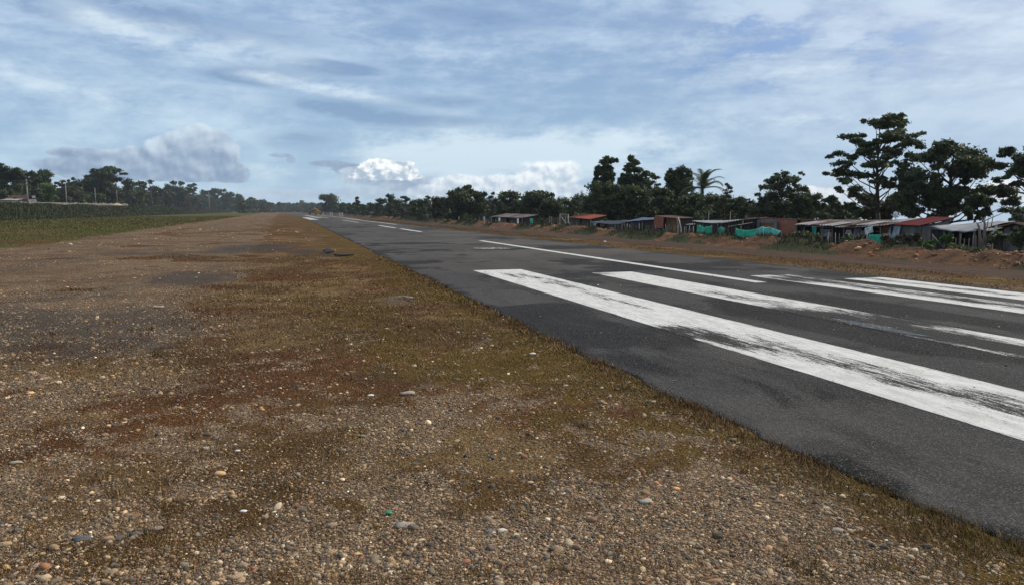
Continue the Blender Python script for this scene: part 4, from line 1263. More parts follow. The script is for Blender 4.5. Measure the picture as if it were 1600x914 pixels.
# ---- left row
tree(14, 168, 318, 261, 70, 'x', 'massive dark tree at the left frame edge', dens=330, leaf=.30, seed=51, clumps=[
    (14, 266, 14, 5), (0, 270, 14, 6), (28, 270, 11, 5), (38, 270, 8, 4), (10, 280, 22, 9), (34, 280, 14, 8), (-10, 278, 20, 10), (44, 284, 8, 6), (0, 294, 22, 9), (26, 294, 20, 9), (46, 298, 9, 8), (10, 306, 24, 7), (36, 308, 16, 6)])
tree(68, 172, 318, 266, 27, 'column', 'smooth egg shaped dark tree next to the massive one', n=22, dens=170, leaf=.28, crown0=.15)
tree(52, 176, 318, 282, 28, 'round', 'dark tree between the massive tree and the egg shaped tree', n=14, dens=130, leaf=.28, crown0=.05)
tree(72, 150, 318, 288, 46, 'x', 'bright green leafy tree beside the left utility pole', dens=200, leaf=.24, seed=52, mat='leaf_bright', clumps=[
    (68, 292, 9, 4), (80, 291, 8, 4), (58, 298, 8, 5), (70, 301, 14, 6), (85, 299, 8, 5), (60, 307, 9, 4), (75, 309, 13, 4)])
tree(95, 178, 318, 284, 34, 'open', 'scraggly brownish tree right of the bright green one', n=18, dens=80, leaf=.26, crown0=.1, mat='leaf_brown')
tree(112, 182, 318, 280, 26, 'open', 'uneven tree with stray twigs before the flat topped tree', n=18, dens=80, leaf=.26, crown0=.1)
tree(106, 165, 318, 292, 40, 'round', 'reddish brown low tree behind the pale wall', n=16, dens=110, leaf=.26, crown0=.05, mat='leaf_brown')
tree(161, 185, 318, 263, 66, 'x', 'big flat topped layered tree of the left row', dens=300, leaf=.28, seed=54, clumps=[
    (170, 265, 10, 2.2), (153, 267, 9, 2.2), (184, 268, 8, 2), (138, 269, 7, 2), (161, 271, 16, 3), (180, 273, 12, 2.5), (143, 274, 10, 2.5), (190, 271, 6, 1.5), (160, 279, 22, 4), (140, 281, 12, 3), (180, 281, 10, 3), (152, 289, 24, 6), (175, 290, 14, 6), (135, 294, 14, 7)])
tree(120, 160, 318, 303, 36, 'round', 'green shrubby tree below the flat topped tree', n=14, dens=100, leaf=.24, crown0=.05, mat='leaf_lite')
tree(150, 160, 318, 302, 34, 'round', 'low dark shrubby tree behind the wall end', n=14, dens=100, leaf=.24, crown0=.05)
tree(178, 165, 318, 296, 34, 'round', 'dusky tree on the right below the flat topped tree', n=16, dens=110, leaf=.25, crown0=.05, mat='leaf_brown')
tree(200, 190, 318, 280, 28, 'round', 'round tree right of the flat topped tree', n=18, dens=120, leaf=.28, crown0=.05)
tree(218, 195, 318, 283, 24, 'round', 'pale topped round tree left of the little umbrella tree', n=16, dens=120, leaf=.28, crown0=.05, mat='leaf_lite')
tree(235, 172, 318, 282, 11, 'x', 'little umbrella shaped tree poking above the row', dens=40, leaf=.2, seed=57, clumps=[(235, 284, 5, 1.4), (234, 287, 3, 1)])
tree(215, 170, 318, 297, 40, 'umbrella', 'spreading tree below the little umbrella tree', n=18, dens=100, leaf=.24, crown0=.05)
tree(242, 195, 318, 291, 28, 'round', 'low tree right of the little umbrella tree', n=16, dens=110, leaf=.28, crown0=.05)
tree(228, 160, 320, 299, 20, 'open', 'slender pale trunked tree leaning before the dark row', n=8, dens=60, leaf=.22, crown0=.5, bark='bark_pale', lean=(1.0, 0))
tree(275, 215, 322, 285, 26, 'x', 'knobbly topped tree in the middle of the left row', dens=160, leaf=.3, seed=60, clumps=[(271, 287, 4, 2.5), (281, 288, 6, 3), (266, 293, 6, 4), (277, 295, 10, 5), (268, 303, 12, 6), (283, 304, 10, 6), (274, 312, 14, 6)])
tree(299, 225, 322, 288, 26, 'open', 'thin topped tree right of the knobbly topped one', n=20, dens=110, leaf=.3, crown0=.1)
tree(258, 205, 322, 296, 28, 'round', 'low tree left of the knobbly topped one', n=14, dens=100, leaf=.3, crown0=.05, mat='leaf_brown')
tree(290, 195, 322, 306, 40, 'round', 'low brownish tree in front of the left row', n=14, dens=100, leaf=.28, crown0=.05, mat='leaf_brown')
tree(320, 240, 324, 297, 24, 'round', 'tree just left of the single mid distance pole', n=14, dens=110, leaf=.32, crown0=.05)
tree(337, 255, 324, 294, 30, 'round', 'tree just right of the single mid distance pole', n=18, dens=120, leaf=.34, crown0=.05)
tree(357, 275, 326, 300, 24, 'round', 'second tree right of the single mid distance pole', n=14, dens=110, leaf=.36, crown0=.05)
tree(372, 300, 326, 303, 20, 'column', 'third tree right of the mid distance pole, narrower', n=12, dens=110, leaf=.38, crown0=.05)
tree(393, 330, 328, 309, 24, 'umbrella', 'flat topped tree where the left row meets the far wood', n=14, dens=110, leaf=.4, crown0=.1)
tree(471, 800, 330, 313, 10, 'umbrella', 'tiny umbrella tree standing out of the far wood', n=10, dens=60, leaf=.7, crown0=.3)

# far wood closing the view: one mass
def wood(name, pts, label, dep0, seed, mat='leaf'):
    r = random.Random(seed); cl = []
    for i in range(len(pts) - 1):
        (x0, t0, d0), (x1_, t1, d1_) = pts[i], pts[i + 1]
        steps = max(2, int(abs(x1_ - x0) / 3.2))
        for k in range(steps):
            f = k / steps; dd = (d0 + (d1_ - d0) * f) * r.uniform(.97, 1.1); s = dd / FPX
            tp = t0 + (t1 - t0) * f + r.uniform(-3.0, 4.0)
            p = D3(x0 + (x1_ - x0) * f + r.uniform(-2, 2), tp, dd)
            z0 = float(terrain(p.x, p.y)); hh = p.z - z0
            cl.append((p.x, p.y, z0 + hh * .78, 5.5 * s, 5.5 * s, hh * .22))
            cl.append((p.x + r.uniform(-4, 4) * s, p.y, z0 + hh * .52, 7 * s, 7 * s, hh * .26))
            cl.append((p.x + r.uniform(-3, 3) * s, p.y, z0 + hh * .2, 7 * s, 7 * s, hh * .28))
    big = dep0 / FPX * 1.5
    V, Fc, tn = leaves(cl, 330, big, seed, flat=0, shell=3, sub=4)
    o = link(name, npmesh(name, V, Fc, M[mat], False, dict(tone=tn)))
    tag(o, label, 'wood', kind='stuff')


wood('far_wood', [(378, 312, 520), (410, 314, 700), (440, 317, 900), (475, 317, 900), (500, 318, 700), (520, 318, 560), (560, 320, 420)], 'far off wood closing the view beyond the runway end', 700, 71)
wood('left_wood', [(-60, 292, 180), (0, 290, 205), (60, 290, 240), (130, 290, 290), (200, 296, 380), (280, 302, 560), (340, 307, 720), (400, 314, 820)], 'dense wood filling the gaps behind the left row of trees', 330, 72)
wood('right_wood', [(560, 322, 340), (620, 318, 240), (700, 312, 190), (780, 309, 160), (860, 311, 140), (920, 298, 118), (990, 293, 112), (1060, 296, 110), (1130, 303, 104), (1165, 312, 102), (1185, 318, 102), (1230, 310, 100), (1270, 314, 100), (1305, 322, 98), (1345, 333, 96)],
     'dense wood filling the gaps behind the shacks', 130, 73)


# undergrowth bushes around the shacks
def bush(px, py_top, py_bot, wpx, X, label, mat='leaf', dens=80, leaf=.07, group=None, seed=None):
    a = PX(px, py_top, X); s = (a - Vector((0, 0, H))).dot(Vector(Fv)) / FPX
    bz = PX(px, py_bot, X).z; w = wpx * s; hh = a.z - bz
    seed = seed or int(px * 3 + X); r = random.Random(seed); cl = []
    for k in range(12):
        cl.append((r.uniform(-.4, .4) * w * .5, r.uniform(-.5, .5) * w, hh * r.uniform(.2, .72), w * .17, w * .20, hh * .28))
    V, Fc, tn = leaves(cl, dens, leaf, seed)
    root = empty('bush', (X, a.y, bz), label, 'bush', group)
    link('foliage', npmesh('foliage', V, Fc, M[mat], False, dict(tone=tn)), root, True)
    mb = MB()
    for k in range(6): mb.tube([(0, 0, -.4), (r.uniform(-.2, .2) * w, r.uniform(-.4, .4) * w, hh * .6)], [.02, .01], 5)
    me = bpy.data.meshes.new('stems'); me.from_pydata(mb.v, [], mb.f); me.materials.append(M['bark']); link('stems', me, root, True)
    return root


bush(1250, 356, 385, 34, 26.4, 'dark bush left of the long shed beside the teal tarp tent', dens=110)
bush(1268, 362, 388, 26, 26.4, 'leafy bush in front of the long shed left end', 'leaf_lite')
bush(1330, 363, 385, 42, 26.9, 'low dark bush under the hanging clothes of the long shed')
bush(1400, 365, 386, 40, 26.9, 'brown green bush in front of the plaster wall', 'leaf_brown')
bush(1425, 362, 385, 26, 26.8, 'reddish shrub at the right corner of the red roofed house', 'leaf_brown')
bush(1448, 374, 390, 30, 26.0, 'yellow green weeds clump near the two crossed poles', 'leaf_bright', 60, .05)
bush(1480, 357, 386, 22, 26.8, 'bright green shrub at the front edge of the grey tarp roof', 'leaf_bright', 70, .06)
bush(1570, 358, 388, 44, 26.8, 'dense dark bush in front of the gable house')
bush(1596, 352, 392, 22, 26.2, 'dark bush at the right frame edge', dens=90)
bush(1340, 372, 392, 62, 25.5, 'long green weed clump on the bank below the long shed', 'leaf_lite', 120, .05)
bush(1510, 380, 400, 70, 25.4, 'dusty green weed clump on the bank below the grey tarp roof', 'leaf_lite', 120, .05)
bush(1180, 372, 388, 20, 25.2, 'weed clump below the sagging teal tarp', 'leaf_lite', 60, .05)
bush(1215, 374, 390, 24, 25.2, 'weed clump below the right end of the teal tarp tent', 'leaf_lite', 60, .05)
bush(1135, 366, 384, 34, 25.4, 'weed clump between the two teal screens on the bank', 'leaf_lite', 80, .05)
bush(1060, 364, 378, 36, 25.4, 'green weed mound below the clay hut', 'leaf_lite', 90, .05)
bush(995, 360, 374, 26, 25.5, 'green weeds on the bank below the blue tarp shelter', 'leaf_lite', 70, .06)
bush(940, 355, 369, 26, 25.5, 'dark green weeds right of the orange roofed hut', 'leaf_lite', 70, .06)
bush(887, 346, 366, 14, 25.8, 'narrow green shrub in front of the orange roofed hut', 'leaf_lite', 60, .07)
bush(842, 340, 357, 22, 26.5, 'dark shrub under the mango tree', 'leaf', 60, .08)
bush(780, 346, 355, 18, 25.6, 'dark green weeds on the bank left of the white post', 'leaf', 50, .09)
bush(728, 332, 350, 30, 27.2, 'very dark shrub under the widest tree', 'leaf', 60, .10)
bush(945, 340, 366, 34, 30.5, 'dark thicket behind the black lean-to', 'leaf', 110, .09)


# ------------------------------------------------------------------ shacks on the right
GZ = -.92


def pl(name, mat, parent, a, b, zt0, zt1, zb=GZ, th=.08, label=None):
    """upright wall panel from a to b (xy), sloping top"""
    a = Vector(a); b = Vector(b); d = (b - a).normalized(); nrm = Vector((d.y, -d.x, 0)) * th
    mb = MB(); mb.prism([(a.x, a.y, zb), (b.x, b.y, zb), (b.x, b.y, zt1), (a.x, a.y, zt0)], nrm)
    return mb.build(name, mat, parent, label)


def posts(parent, pts, r=.045, mat='wood', name='post'):
    for q in pts:
        mb = MB(); x, y, zt = q[:3]; lx, ly = (q[3], q[4]) if len(q) > 3 else (0, 0)
        mb.tube([(x, y, GZ - .1), (x + lx * .5 + .02, y + ly * .5 - .015, (GZ + zt) / 2), (x + lx, y + ly, zt)], [r, r * .92, r * .85], 7)
        mb.build(name, M[mat], parent)


def hut(name, label, X, pxl, pxr, pyfl, pyfr, pybl, pybr, D, roofmat, cat='shack', corr=14, sag=0.0, wob=0.0, walls=None, post_px=(), overh=.25, th=.02, front=None, side='plank_dark', seed=1, group=None, roof_label=None, pxbl=None, pxbr=None, back=True, roofname='roof'):
    """lean-to: front eave at X-overh, back edge at X+D; py's give the edge heights"""
    fl = PX(pxl, pyfl, X - overh); fr = PX(pxr, pyfr, X - overh)
    y0, y1 = fl.y, fr.y       # y0 > y1 : left in the picture is farther along +Y
    zb_l = H + (PX(pxl, pybl, X).z - H) * 1.0; 
    dl = math.hypot(X + D, y0) / math.hypot(X, y0); dr = math.hypot(X + D, y1) / math.hypot(X, y1)
    bl = Vector((X + D, y0, H + (PX(pxl, pybl, X).z - H) * dl)); br = Vector((X + D, y1, H + (PX(pxr, pybr, X).z - H) * dr))
    root = empty(name, (X, (y0 + y1) / 2, GZ), label, cat, group)
    mb = MB(); mb.sheet(fl, fr, bl, br, corr=corr, amp=.022, sag=sag, wob=wob, th=th, nu=28, nv=8, seed=seed)
    mb.build(roofname, M[roofmat], root, roof_label)
    ins = .12
    if back: pl('wall', M[side], root, (X + D - ins, y1 + ins, 0), (X + D - ins, y0 - ins, 0), br.z - .06, bl.z - .06)
    f = lambda t: fl.z * (1 - t) + fr.z * t - .05
    pl('wall', M[side], root, (X + .1, y0 - ins, 0), (X + D - .2, y0 - ins, 0), f(0) - .02, bl.z - .08)
    pl('wall', M[side], root, (X + D - .2, y1 + ins, 0), (X + .1, y1 + ins, 0), br.z - .08, f(1) - .02)
    for (t0, t1, m_) in (front or ()):
        ya, yb = y0 + (y1 - y0) * t0, y0 + (y1 - y0) * t1
        lo, hi = min(ya, yb), max(ya, yb)
        pl('wall', M[m_], root, (X + .02, lo, 0), (X + .02, hi, 0), f(t1) - sag * 2 * t1 * (1 - t1) - .03, f(t0) - sag * 2 * t0 * (1 - t0) - .03, th=-.07)
    ps = []
    for t in post_px: ps.append((X - overh + .08, y0 + (y1 - y0) * t, f(t) - sag * 4 * t * (1 - t)))
    posts(root, ps)
    return root, fl, fr, bl, br


# far huts
hut('shack', 'small grey tin roofed hut below the high domed tree', 28, 767, 815, 339, 341, 334, 336, 2.0, 'tin_mixed', front=((0.1, .45, 'plank'), (.6, .9, 'plank_dark')), post_px=(0, .5, 1), seed=2)
hut('shack', 'tiny hut under trees right of the street lamp', 30, 700, 716, 337, 338, 335, 336, 1.4, 'tin_mixed', front=((0, .6, 'plank_dark'),), post_px=(0, 1), corr=6)
hut('shack', 'wooden hut with bright orange roof behind a stick fence', 29.5, 888, 922, 340, 343, 334.5, 337, 1.6, 'tin_orange', front=((0, .42, 'plank'), (.55, .95, 'plank_dark')), post_px=(0, .5, 1), seed=3)
hut('shack', 'black lean-to of dark sheeting under the very dark trees', 28, 925, 968, 349, 351, 345, 345, 1.3, 'tarp_black', front=((.5, 1, 'tarp_black'),), post_px=(0, .35, .8), corr=0, wob=.03, seed=4)
hut('shelter', 'open shelter roofed with a blue tarp, left of the orange wall', 28, 970, 1024, 347, 344, 341, 340.5, 1.6, 'tarp_blue', cat='shelter', front=((.15, .9, 'plank_dark'),), post_px=(0, .3, .62, 1), corr=0, wob=.025, seed=5)
root, fl, fr, bl, br = hut('shack', 'clay walled hut with an orange painted end wall', 28.3, 1022, 1058, 338, 342, 337, 341, 1.2, 'tin_brown', front=((.45, 1, 'clay'),), post_px=(.35, .6, .98), corr=8, seed=6)
a = PX(1023, 339, 27.7); b = PX(1037, 340, 27.7)
pl('wall', M['orange'], root, (27.7, b.y, 0), (27.7, a.y, 0), b.z, a.z, zb=PX(1030, 357, 27.7).z, th=-.06, label='orange painted end wall')
hut('shack', 'narrow dark shed with a small pale slab roof', 27.8, 1071, 1083, 351.5, 351.5, 349.5, 349.5, 0.8, 'tin_grey', front=((0, 1, 'plank_dark'),), post_px=(0, 1), corr=4, seed=7)
hut('shack', 'plank shack with pale tin roof hung with teal screens', 27.8, 1082, 1120, 345.5, 349, 345, 343.5, 1.6, 'tin_grey', front=((0, .3, 'plank'), (.3, .95, 'plank_dark')), post_px=(0, .4, 1), corr=10, sag=.05, seed=8)
hut('shack', 'plank shack with two overlapping sloping tin sheets beside the brick house', 28.0, 1117, 1159, 350, 343.5, 345, 340, 1.5, 'tin_grey', front=((0.05, .35, 'plank'), (.5, .95, 'plank')), post_px=(.0, .2, .5, 1), corr=10, sag=.04, seed=9)
hut('lean_to', 'little lean-to roof at the left corner of the brick house', 27.6, 1136, 1156, 355, 352, 351, 348, 0.8, 'tin_mixed', cat='lean-to', front=((.2, .9, 'plank_dark'),), post_px=(0, 1), corr=5, seed=10)

# brick house
X = 29.0
a = PX(1165, 341, X); b = PX(1248, 344, X)
root = empty('brick_house', (X, (a.y + b.y) / 2, GZ), 'red brick house with flat dark roof behind the teal tarps', 'house')
pl('wall', M['brick'], root, (X, b.y, 0), (X, a.y, 0), b.z, a.z, th=.15)
pl('wall', M['brick'], root, (X, a.y, 0), (X + 2, a.y, 0), a.z, a.z, th=.15)
pl('wall', M['brick'], root, (X + 2, b.y, 0), (X, b.y, 0), b.z, b.z, th=.15)
mb = MB(); mb.sheet((X - .02, a.y + .15, a.z + .03), (X - .02, b.y - .1, b.z + .03), (X + 2.1, a.y + .15, a.z - .12), (X + 2.1, b.y - .1, b.z - .12), corr=18, amp=.02); mb.build('roof', M['tin_brown'], root)
for px_ in (1186, 1213):
    q = PX(px_, 342, X - .17); mb = MB(); mb.box((X - .20, q.y, (q.z + GZ) / 2 - .05), (.10, .22, q.z - GZ - .15)); mb.build('column', M['plaster'], root)
q0 = PX(1188, 347, X - .2); q1 = PX(1212, 347, X - .2)
mb = MB(); mb.box((X - .18, (q0.y + q1.y) / 2, q0.z), (.06, abs(q0.y - q1.y) * .9, .14)); mb.build('beam', M['plaster'], root)
q = PX(1168, 350, X - .2); mb = MB(); mb.box((X - .19, q.y, -.1), (.05, .62, 1.5)); mb.build('door', M['dark'], root)
q = PX(1173, 347.5, X - .3); mb = MB(); mb.box((X - .25, q.y, q.z), (.18, .42, .24)); mb.box((X - .35, q.y - .02, q.z - .02), (.03, .34, .16)); mb.build('meter_box', M['white'], root)

# long sagging shed
root, fl, fr, bl, br = hut('shed', 'long open shed with sagging grey and rust patched tin roof', 28.2, 1240, 1388, 352, 353, 343.5, 342, 2.3, 'tin_mixed', cat='shed', front=(), post_px=(0, .12, .22, .33, .44, .56, .68, .8, .92), corr=34, sag=.10, wob=.02, seed=11, side='plank_dark')
yA, yB = fl.y, fr.y
Y = lambda t: yA + (yB - yA) * t
pl('wall', M['plank'], root, (28.6, Y(.62), 0), (28.6, Y(.50), 0), .85, .85, th=-.05)
pl('wall', M['plank_dark'], root, (29.4, Y(.48), 0), (29.4, Y(.05), 0), .9, .9, th=-.05)
pl('wall', M['plank_dark'], root, (29.6, Y(.99), 0), (29.6, Y(.62), 0), .9, .9, th=-.05)
for t0, t1, m_, dx in ((.04, .20, 'tin_grey', 0), (.16, .34, 'tin_brown', .3), (.30, .46, 'tin_grey', .1), (.55, .66, 'tin_brown', .4), (.66, .80, 'tin_grey', .5), (.84, .97, 'tin_grey', 1.8)):
    mb = MB(); e0 = lambda t, v: (fl.lerp(fr, t)).lerp(bl.lerp(br, t), v) + Vector((0, 0, .075 - .40 * t * (1 - t) * (1 - .3 * v)))
    v0 = dx / 4.75 - .03
    mb.sheet(e0(t0, v0), e0(t1, v0), e0(t0, min(1, v0 + .55)), e0(t1, min(1, v0 + .5)), corr=5, amp=.02, th=.012); mb.build('roof_sheet', M[m_], root)
# things hung in the long shed
def hanging(name, label, cat, X, p0, p1, drop, mat, seed=1, wob=.05):
    a = PX(*p0, X); b = PX(*p1, X)
    mb = MB(); mb.sheet(a, b, a - Vector((0.02, 0, drop)), b - Vector((-.03, 0, drop * .9)), nu=26, nv=10, wob=wob, th=.012, seed=seed)
    o = mb.build(name, M[mat]); return tag(o, label, cat)


hanging('hanging_cloth', 'teal strip of cloth hanging from the long shed eave at its left', 'cloth', 27.95, (1270, 354), (1276, 354), .65, 'teal', 3)
hanging('hanging_cloth', 'pale grey crumpled cloth draped in the left half of the long shed', 'cloth', 28.3, (1283, 358), (1299, 359), .42, 'cloth_grey', 4, .07)
hanging('hanging_cloth', 'lilac blanket hanging in the right half of the long shed', 'cloth', 28.3, (1333, 359), (1346, 357), .38, 'cloth_lilac', 5, .07)
hanging('hanging_cloth', 'small white shirt hanging left of the lilac blanket', 'cloth', 28.3, (1322, 360), (1329, 360), .22, 'white', 6, .05)
hanging('hanging_cloth', 'tan cloth hanging right of the lilac blanket', 'cloth', 28.3, (1346, 360), (1352, 362), .3, 'wood_pale', 8, .05)
hanging('hanging_sheet', 'bright white sheet hanging at an angle above the teal screen', 'sheet', 27.9, (1352, 357), (1364, 353), .36, 'white', 7, .03)
hanging('tarpaulin', 'dark blue tarp hanging beneath the bright white sheet', 'tarpaulin', 28.0, (1355, 361), (1364, 360), .3, 'tarp_blue', 9, .03)


def screen(label, X, pts, mat='teal', seed=0, name='tarpaulin', cat='tarpaulin', stakes=True, vpts=None):
    """pts: list of (px, pytop, pybottom) left to right; fabric held between them"""
    tops = [PX(p[0], p[1], X) for p in pts]; bots = [PX(p[0], p[2], X) for p in pts]
    root = empty(name, (X, sum(p.y for p in tops) / len(tops), GZ), label, cat)
    r = random.Random(seed); vs = []; fs = []; nv = 10; sub = 8
    cols = []
    for i in range(len(pts) - 1):
        for k in range(sub + (i == len(pts) - 2)):
            f = k / sub; f2 = f
            t = tops[i].lerp(tops[i + 1], f2); b = bots[i].lerp(bots[i + 1], f2)
            t = t - Vector((0, 0, .10 * math.sin(PI * f) * (tops[i] - tops[i + 1]).length * .25))
            cols.append((t, b))
    for c_, (t, b) in enumerate(cols):
        for j in range(nv + 1):
            v = j / nv; p = t.lerp(b, v)
            o = .05 * math.sin(c_ * .9 + v * 2.2) + .035 * math.sin(c_ * 2.1 - v * 5 + seed) + .03 * math.sin(v * 9 + c_ * .35)
            vs.append((p.x + o, p.y, p.z))
    n = len(vs); W = nv + 1
    vs += [(x + .012, y, z) for x, y, z in vs]
    for c_ in range(len(cols) - 1):
        for j in range(nv):
            a = c_ * W + j; fs.append((a, a + W, a + W + 1, a + 1)); fs.append((n + a, n + a + 1, n + a + W + 1, n + a + W))
    mb = MB(); mb.add(vs, fs, True); mb.build('sheet', M[mat], root)
    if stakes:
        for q in (0, len(pts) - 1):
            mb = MB(); mb.tube([(X + .03, tops[q].y, GZ), (X + .03, tops[q].y, tops[q].z + .06)], .025, 6); mb.build('stake', M['wood'], root)
    return root


screen('teal screen with a scalloped top, wide one on the plank shack', 26.9, [(1089, 353, 369), (1093, 352, 369.5), (1097, 354.5, 370), (1101, 356, 370.5), (1105, 354, 371), (1109, 355, 371), (1111.5, 353, 370)], seed=1)
screen('narrow teal screen with a rounded top, right of the scalloped one', 27.0, [(1123, 357, 367), (1125.5, 355, 367), (1129, 355.5, 367), (1131.5, 358, 367)], seed=2)
screen('long sagging teal tarp strung left of the tarp tent', 26.8, [(1149, 357, 366), (1153, 358.5, 369), (1160, 359.5, 371.5), (1168, 360, 373), (1176, 359, 373.5), (1184, 357, 373)], seed=3)
screen('square teal sheet stretched below the bright white sheet', 26.7, [(1356.5, 367, 380), (1362, 367, 381), (1370, 367.2, 382.5), (1378, 367, 383), (1380, 367, 382)], seed=4)
screen('tiny teal sheet standing beside the clay hut', 26.9, [(1035.5, 359, 366), (1038, 358.5, 366.5), (1040.5, 359, 366)], seed=5, stakes=False)
screen('tiny teal sheet on the fence left of the mango tree shrub', 27.2, [(828, 342, 350), (830, 342, 350.5), (832, 342.3, 350)], seed=6, stakes=False)
# teal tarp tent: ridge and two slopes
X = 26.9
root = empty('tarp_tent', (X, PX(1202, 360, X).y, GZ), 'teal tarp tent with a peaked ridge in front of the brick house', 'tent')
r1, r2, r3 = PX(1184, 357, X + .8), PX(1192, 354.8, X + .8), PX(1203, 355.3, X + .8)
e1, e2, e3, e4 = PX(1181, 372, X), PX(1190, 375, X), PX(1203, 375.5, X), PX(1213, 369, X)
q = PX(1221, 362, X + .4)
mb = MB()
mb.sheet(e1, e2, r1, r2, nu=10, nv=8, wob=.03, th=.012, seed=1)
mb.build('sheet', M['teal'], root)
mb = MB(); mb.sheet(e2, e3, r2, r3, nu=14, nv=8, wob=.04, th=.012, seed=2); mb.build('sheet', M['teal'], root)
mb = MB(); mb.sheet(e3, e4, r3, q, nu=14, nv=8, wob=.03, th=.012, seed=3); mb.build('sheet', M['teal'], root)
pl('side_panel', M['tarp_blue'], root, (X + .35, q.y, 0), (X + .3, e4.y, 0), q.z - .03, e4.z + .05, th=.03)
posts(root, [(X + .8, r1.y, r1.z), (X + .8, r3.y, r3.z), (X + .4, q.y, q.z)], .03)

# red roofed house
X = 28.6
root = empty('house', (X, PX(1430, 350, X).y, GZ), 'house with dark red tin roof and grey plaster wall', 'house')
y0 = PX(1402, 352, X - .3).y; y1 = PX(1436, 353, X - .3).y
fl = PX(1395, 351.5, X - .3); fr = PX(1436, 353, X - .3)
bl = Vector((X + 1.9, fl.y - .2, PX(1420, 339.5, X + 1.9).z)); br = Vector((X + 1.9, fr.y + 0.1, PX(1465, 340.5, X + 1.9).z))
mb = MB(); mb.sheet(fl, fr, bl, br, corr=16, amp=.025, th=.02); mb.build('roof', M['tin_red'], root)
e0 = fl + Vector((0, .05, -.02)); e9 = PX(1372, 351.5, X - .3)
mb = MB(); mb.sheet((X - .3, e9.y, e9.z), (X - .3, fl.y + .05, fl.z - .03), (X + 1.6, e9.y - .3, bl.z - .08), (X + 1.7, fl.y - .2, bl.z - .05), corr=9, amp=.02, th=.02); mb.build('roof', M['tin_brown'], root)
pl('wall', M['plaster'], root, (X, fr.y + .15, 0), (X, fl.y, 0), fr.z - .04, fl.z - .06, th=-.1)
pl('wall', M['brick'], root, (X - .02, fl.y + .02, 0), (X - .02, e9.y - .1, 0), fl.z - .09, e9.z - .07, th=-.1)
pl('wall', M['plaster'], root, (X + 1.8, fr.y + .3, 0), (X + .1, fr.y + .2, 0), br.z - .12, fr.z - .06, th=.1)
for pp in (1375, 1382, 1389):
    q = PX(pp, 356, X - .15); mb = MB(); mb.box((X - .16, q.y, q.z), (.05, .5, .035)); mb.box((X - .16, q.y, q.z - .2), (.05, .5, .035)); mb.build('ledge', M['plaster'], root)
for pp, w_ in ((1396.5, .42), (1403, .38)):
    q = PX(pp, 360, X - .2); mb = MB(); mb.sheet((X - .2, q.y + w_ / 2, q.z + .24), (X - .2, q.y - w_ / 2, q.z + .25), (X - .35, q.y + w_ / 1.4, q.z - .4), (X - .35, q.y - w_ / 2, q.z - .4), nu=8, nv=4, wob=.02, th=.02, seed=int(pp)); mb.build('shutter', M['cloth_grey'], root)
# white roof ventilator / dish
q = PX(1401, 339, X + 1.6); root2 = empty('satellite_dish', (q.x, q.y, q.z - .25), 'small white dish above the left end of the red tin roof', 'satellite dish')
mb = MB(); vs = []; fs = []
for j in range(5):
    for k in range(16):
        a = 2 * PI * k / 16; rr = .03 + .035 * j
        vs.append((q.x - .1 + rr * rr * 1.0, q.y + rr * math.cos(a), q.z + .1 + rr * math.sin(a)))
for j in range(4):
    for k in range(16): fs.append((j * 16 + k, j * 16 + (k + 1) % 16, (j + 1) * 16 + (k + 1) % 16, (j + 1) * 16 + k))
fs.append(tuple(range(16))); b0 = len(vs); mb.add(vs, fs, True); mb.build('dish', M['white'], root2)
mb = MB(); mb.tube([(q.x, q.y, q.z - .5), (q.x - .05, q.y, q.z + .1)], .03); mb.tube([(q.x - .05, q.y, q.z - .1), (q.x - .3, q.y + .05, q.z + .12)], .012); mb.build('mast', M['white'], root2)

# grey tarp roof shelter
root, fl, fr, bl, br = hut('shelter', 'shelter under a big slack grey tarp roof right of the red roof', 28.2, 1450, 1520, 356, 362.5, 347.5, 346, 2.1, 'tarp_grey', cat='shelter', front=((.0, .28, 'plank_dark'),), post_px=(.02, .35, .7, 1), corr=0, wob=.04, sag=.04, th=.02, seed=13)
hut('shelter', 'black plastic lean-to between grey tarp roof and brown roof', 28.0, 1521, 1546, 360, 361, 355, 353, 1.3, 'tarp_black', cat='shelter', front=((.1, 1, 'tarp_black'),), post_px=(0, .3, .6, 1), corr=0, wob=.03, seed=14)
hut('shack', 'hut with a low brown tin roof left of the gable house', 29.5, 1522, 1572, 355, 354.5, 348.8, 348.5, 2.0, 'tin_brown', front=((.4, 1, 'plank'),), post_px=(0, .5, 1), corr=12, seed=15)
# gable house right end
X = 28.4
root = empty('house', (X, PX(1584, 350, X).y, GZ), 'small house with brown gable roof at the right frame edge', 'house')
pk = PX(1583, 349, X - .2); el = PX(1560, 355.5, X - .2); er = PX(1606, 355, X - .2)
pl_ = lambda p, dx: Vector((p.x + dx, p.y, p.z))
mb = MB(); mb.sheet(el, pk, pl_(el, 2.2), pl_(pk, 2.2), corr=7, amp=.02, th=.03); mb.build('roof', M['tin_brown'], root)
mb = MB(); mb.sheet(pk, er, pl_(pk, 2.2), pl_(er, 2.2), corr=7, amp=.02, th=.03); mb.build('roof', M['tin_brown'], root)
mb = MB(); mb.prism([(X, el.y - .1, GZ), (X, el.y - .1, el.z - .07), (X, pk.y, pk.z - .12), (X, er.y + .1, er.z - .07), (X, er.y + .1, GZ)], (.1, 0, 0)); mb.build('wall', M['plaster'], root)
mb = MB(); mb.box((X - .04, pk.y, pk.z - .35), (.06, .14, .5)); mb.build('post', M['wood'], root)
q = PX(1594, 357, X); mb = MB(); mb.box((X - .03, q.y, q.z), (.05, .8, .22)); mb.build('window', M['dark'], root)
hut('shack', 'pale roofed hut cut by the right frame edge', 30.5, 1594, 1640, 351, 351, 347, 346, 1.6, 'tin_grey', front=((0, 1, 'plank_dark'),), post_px=(0, 1), corr=8, seed=16)


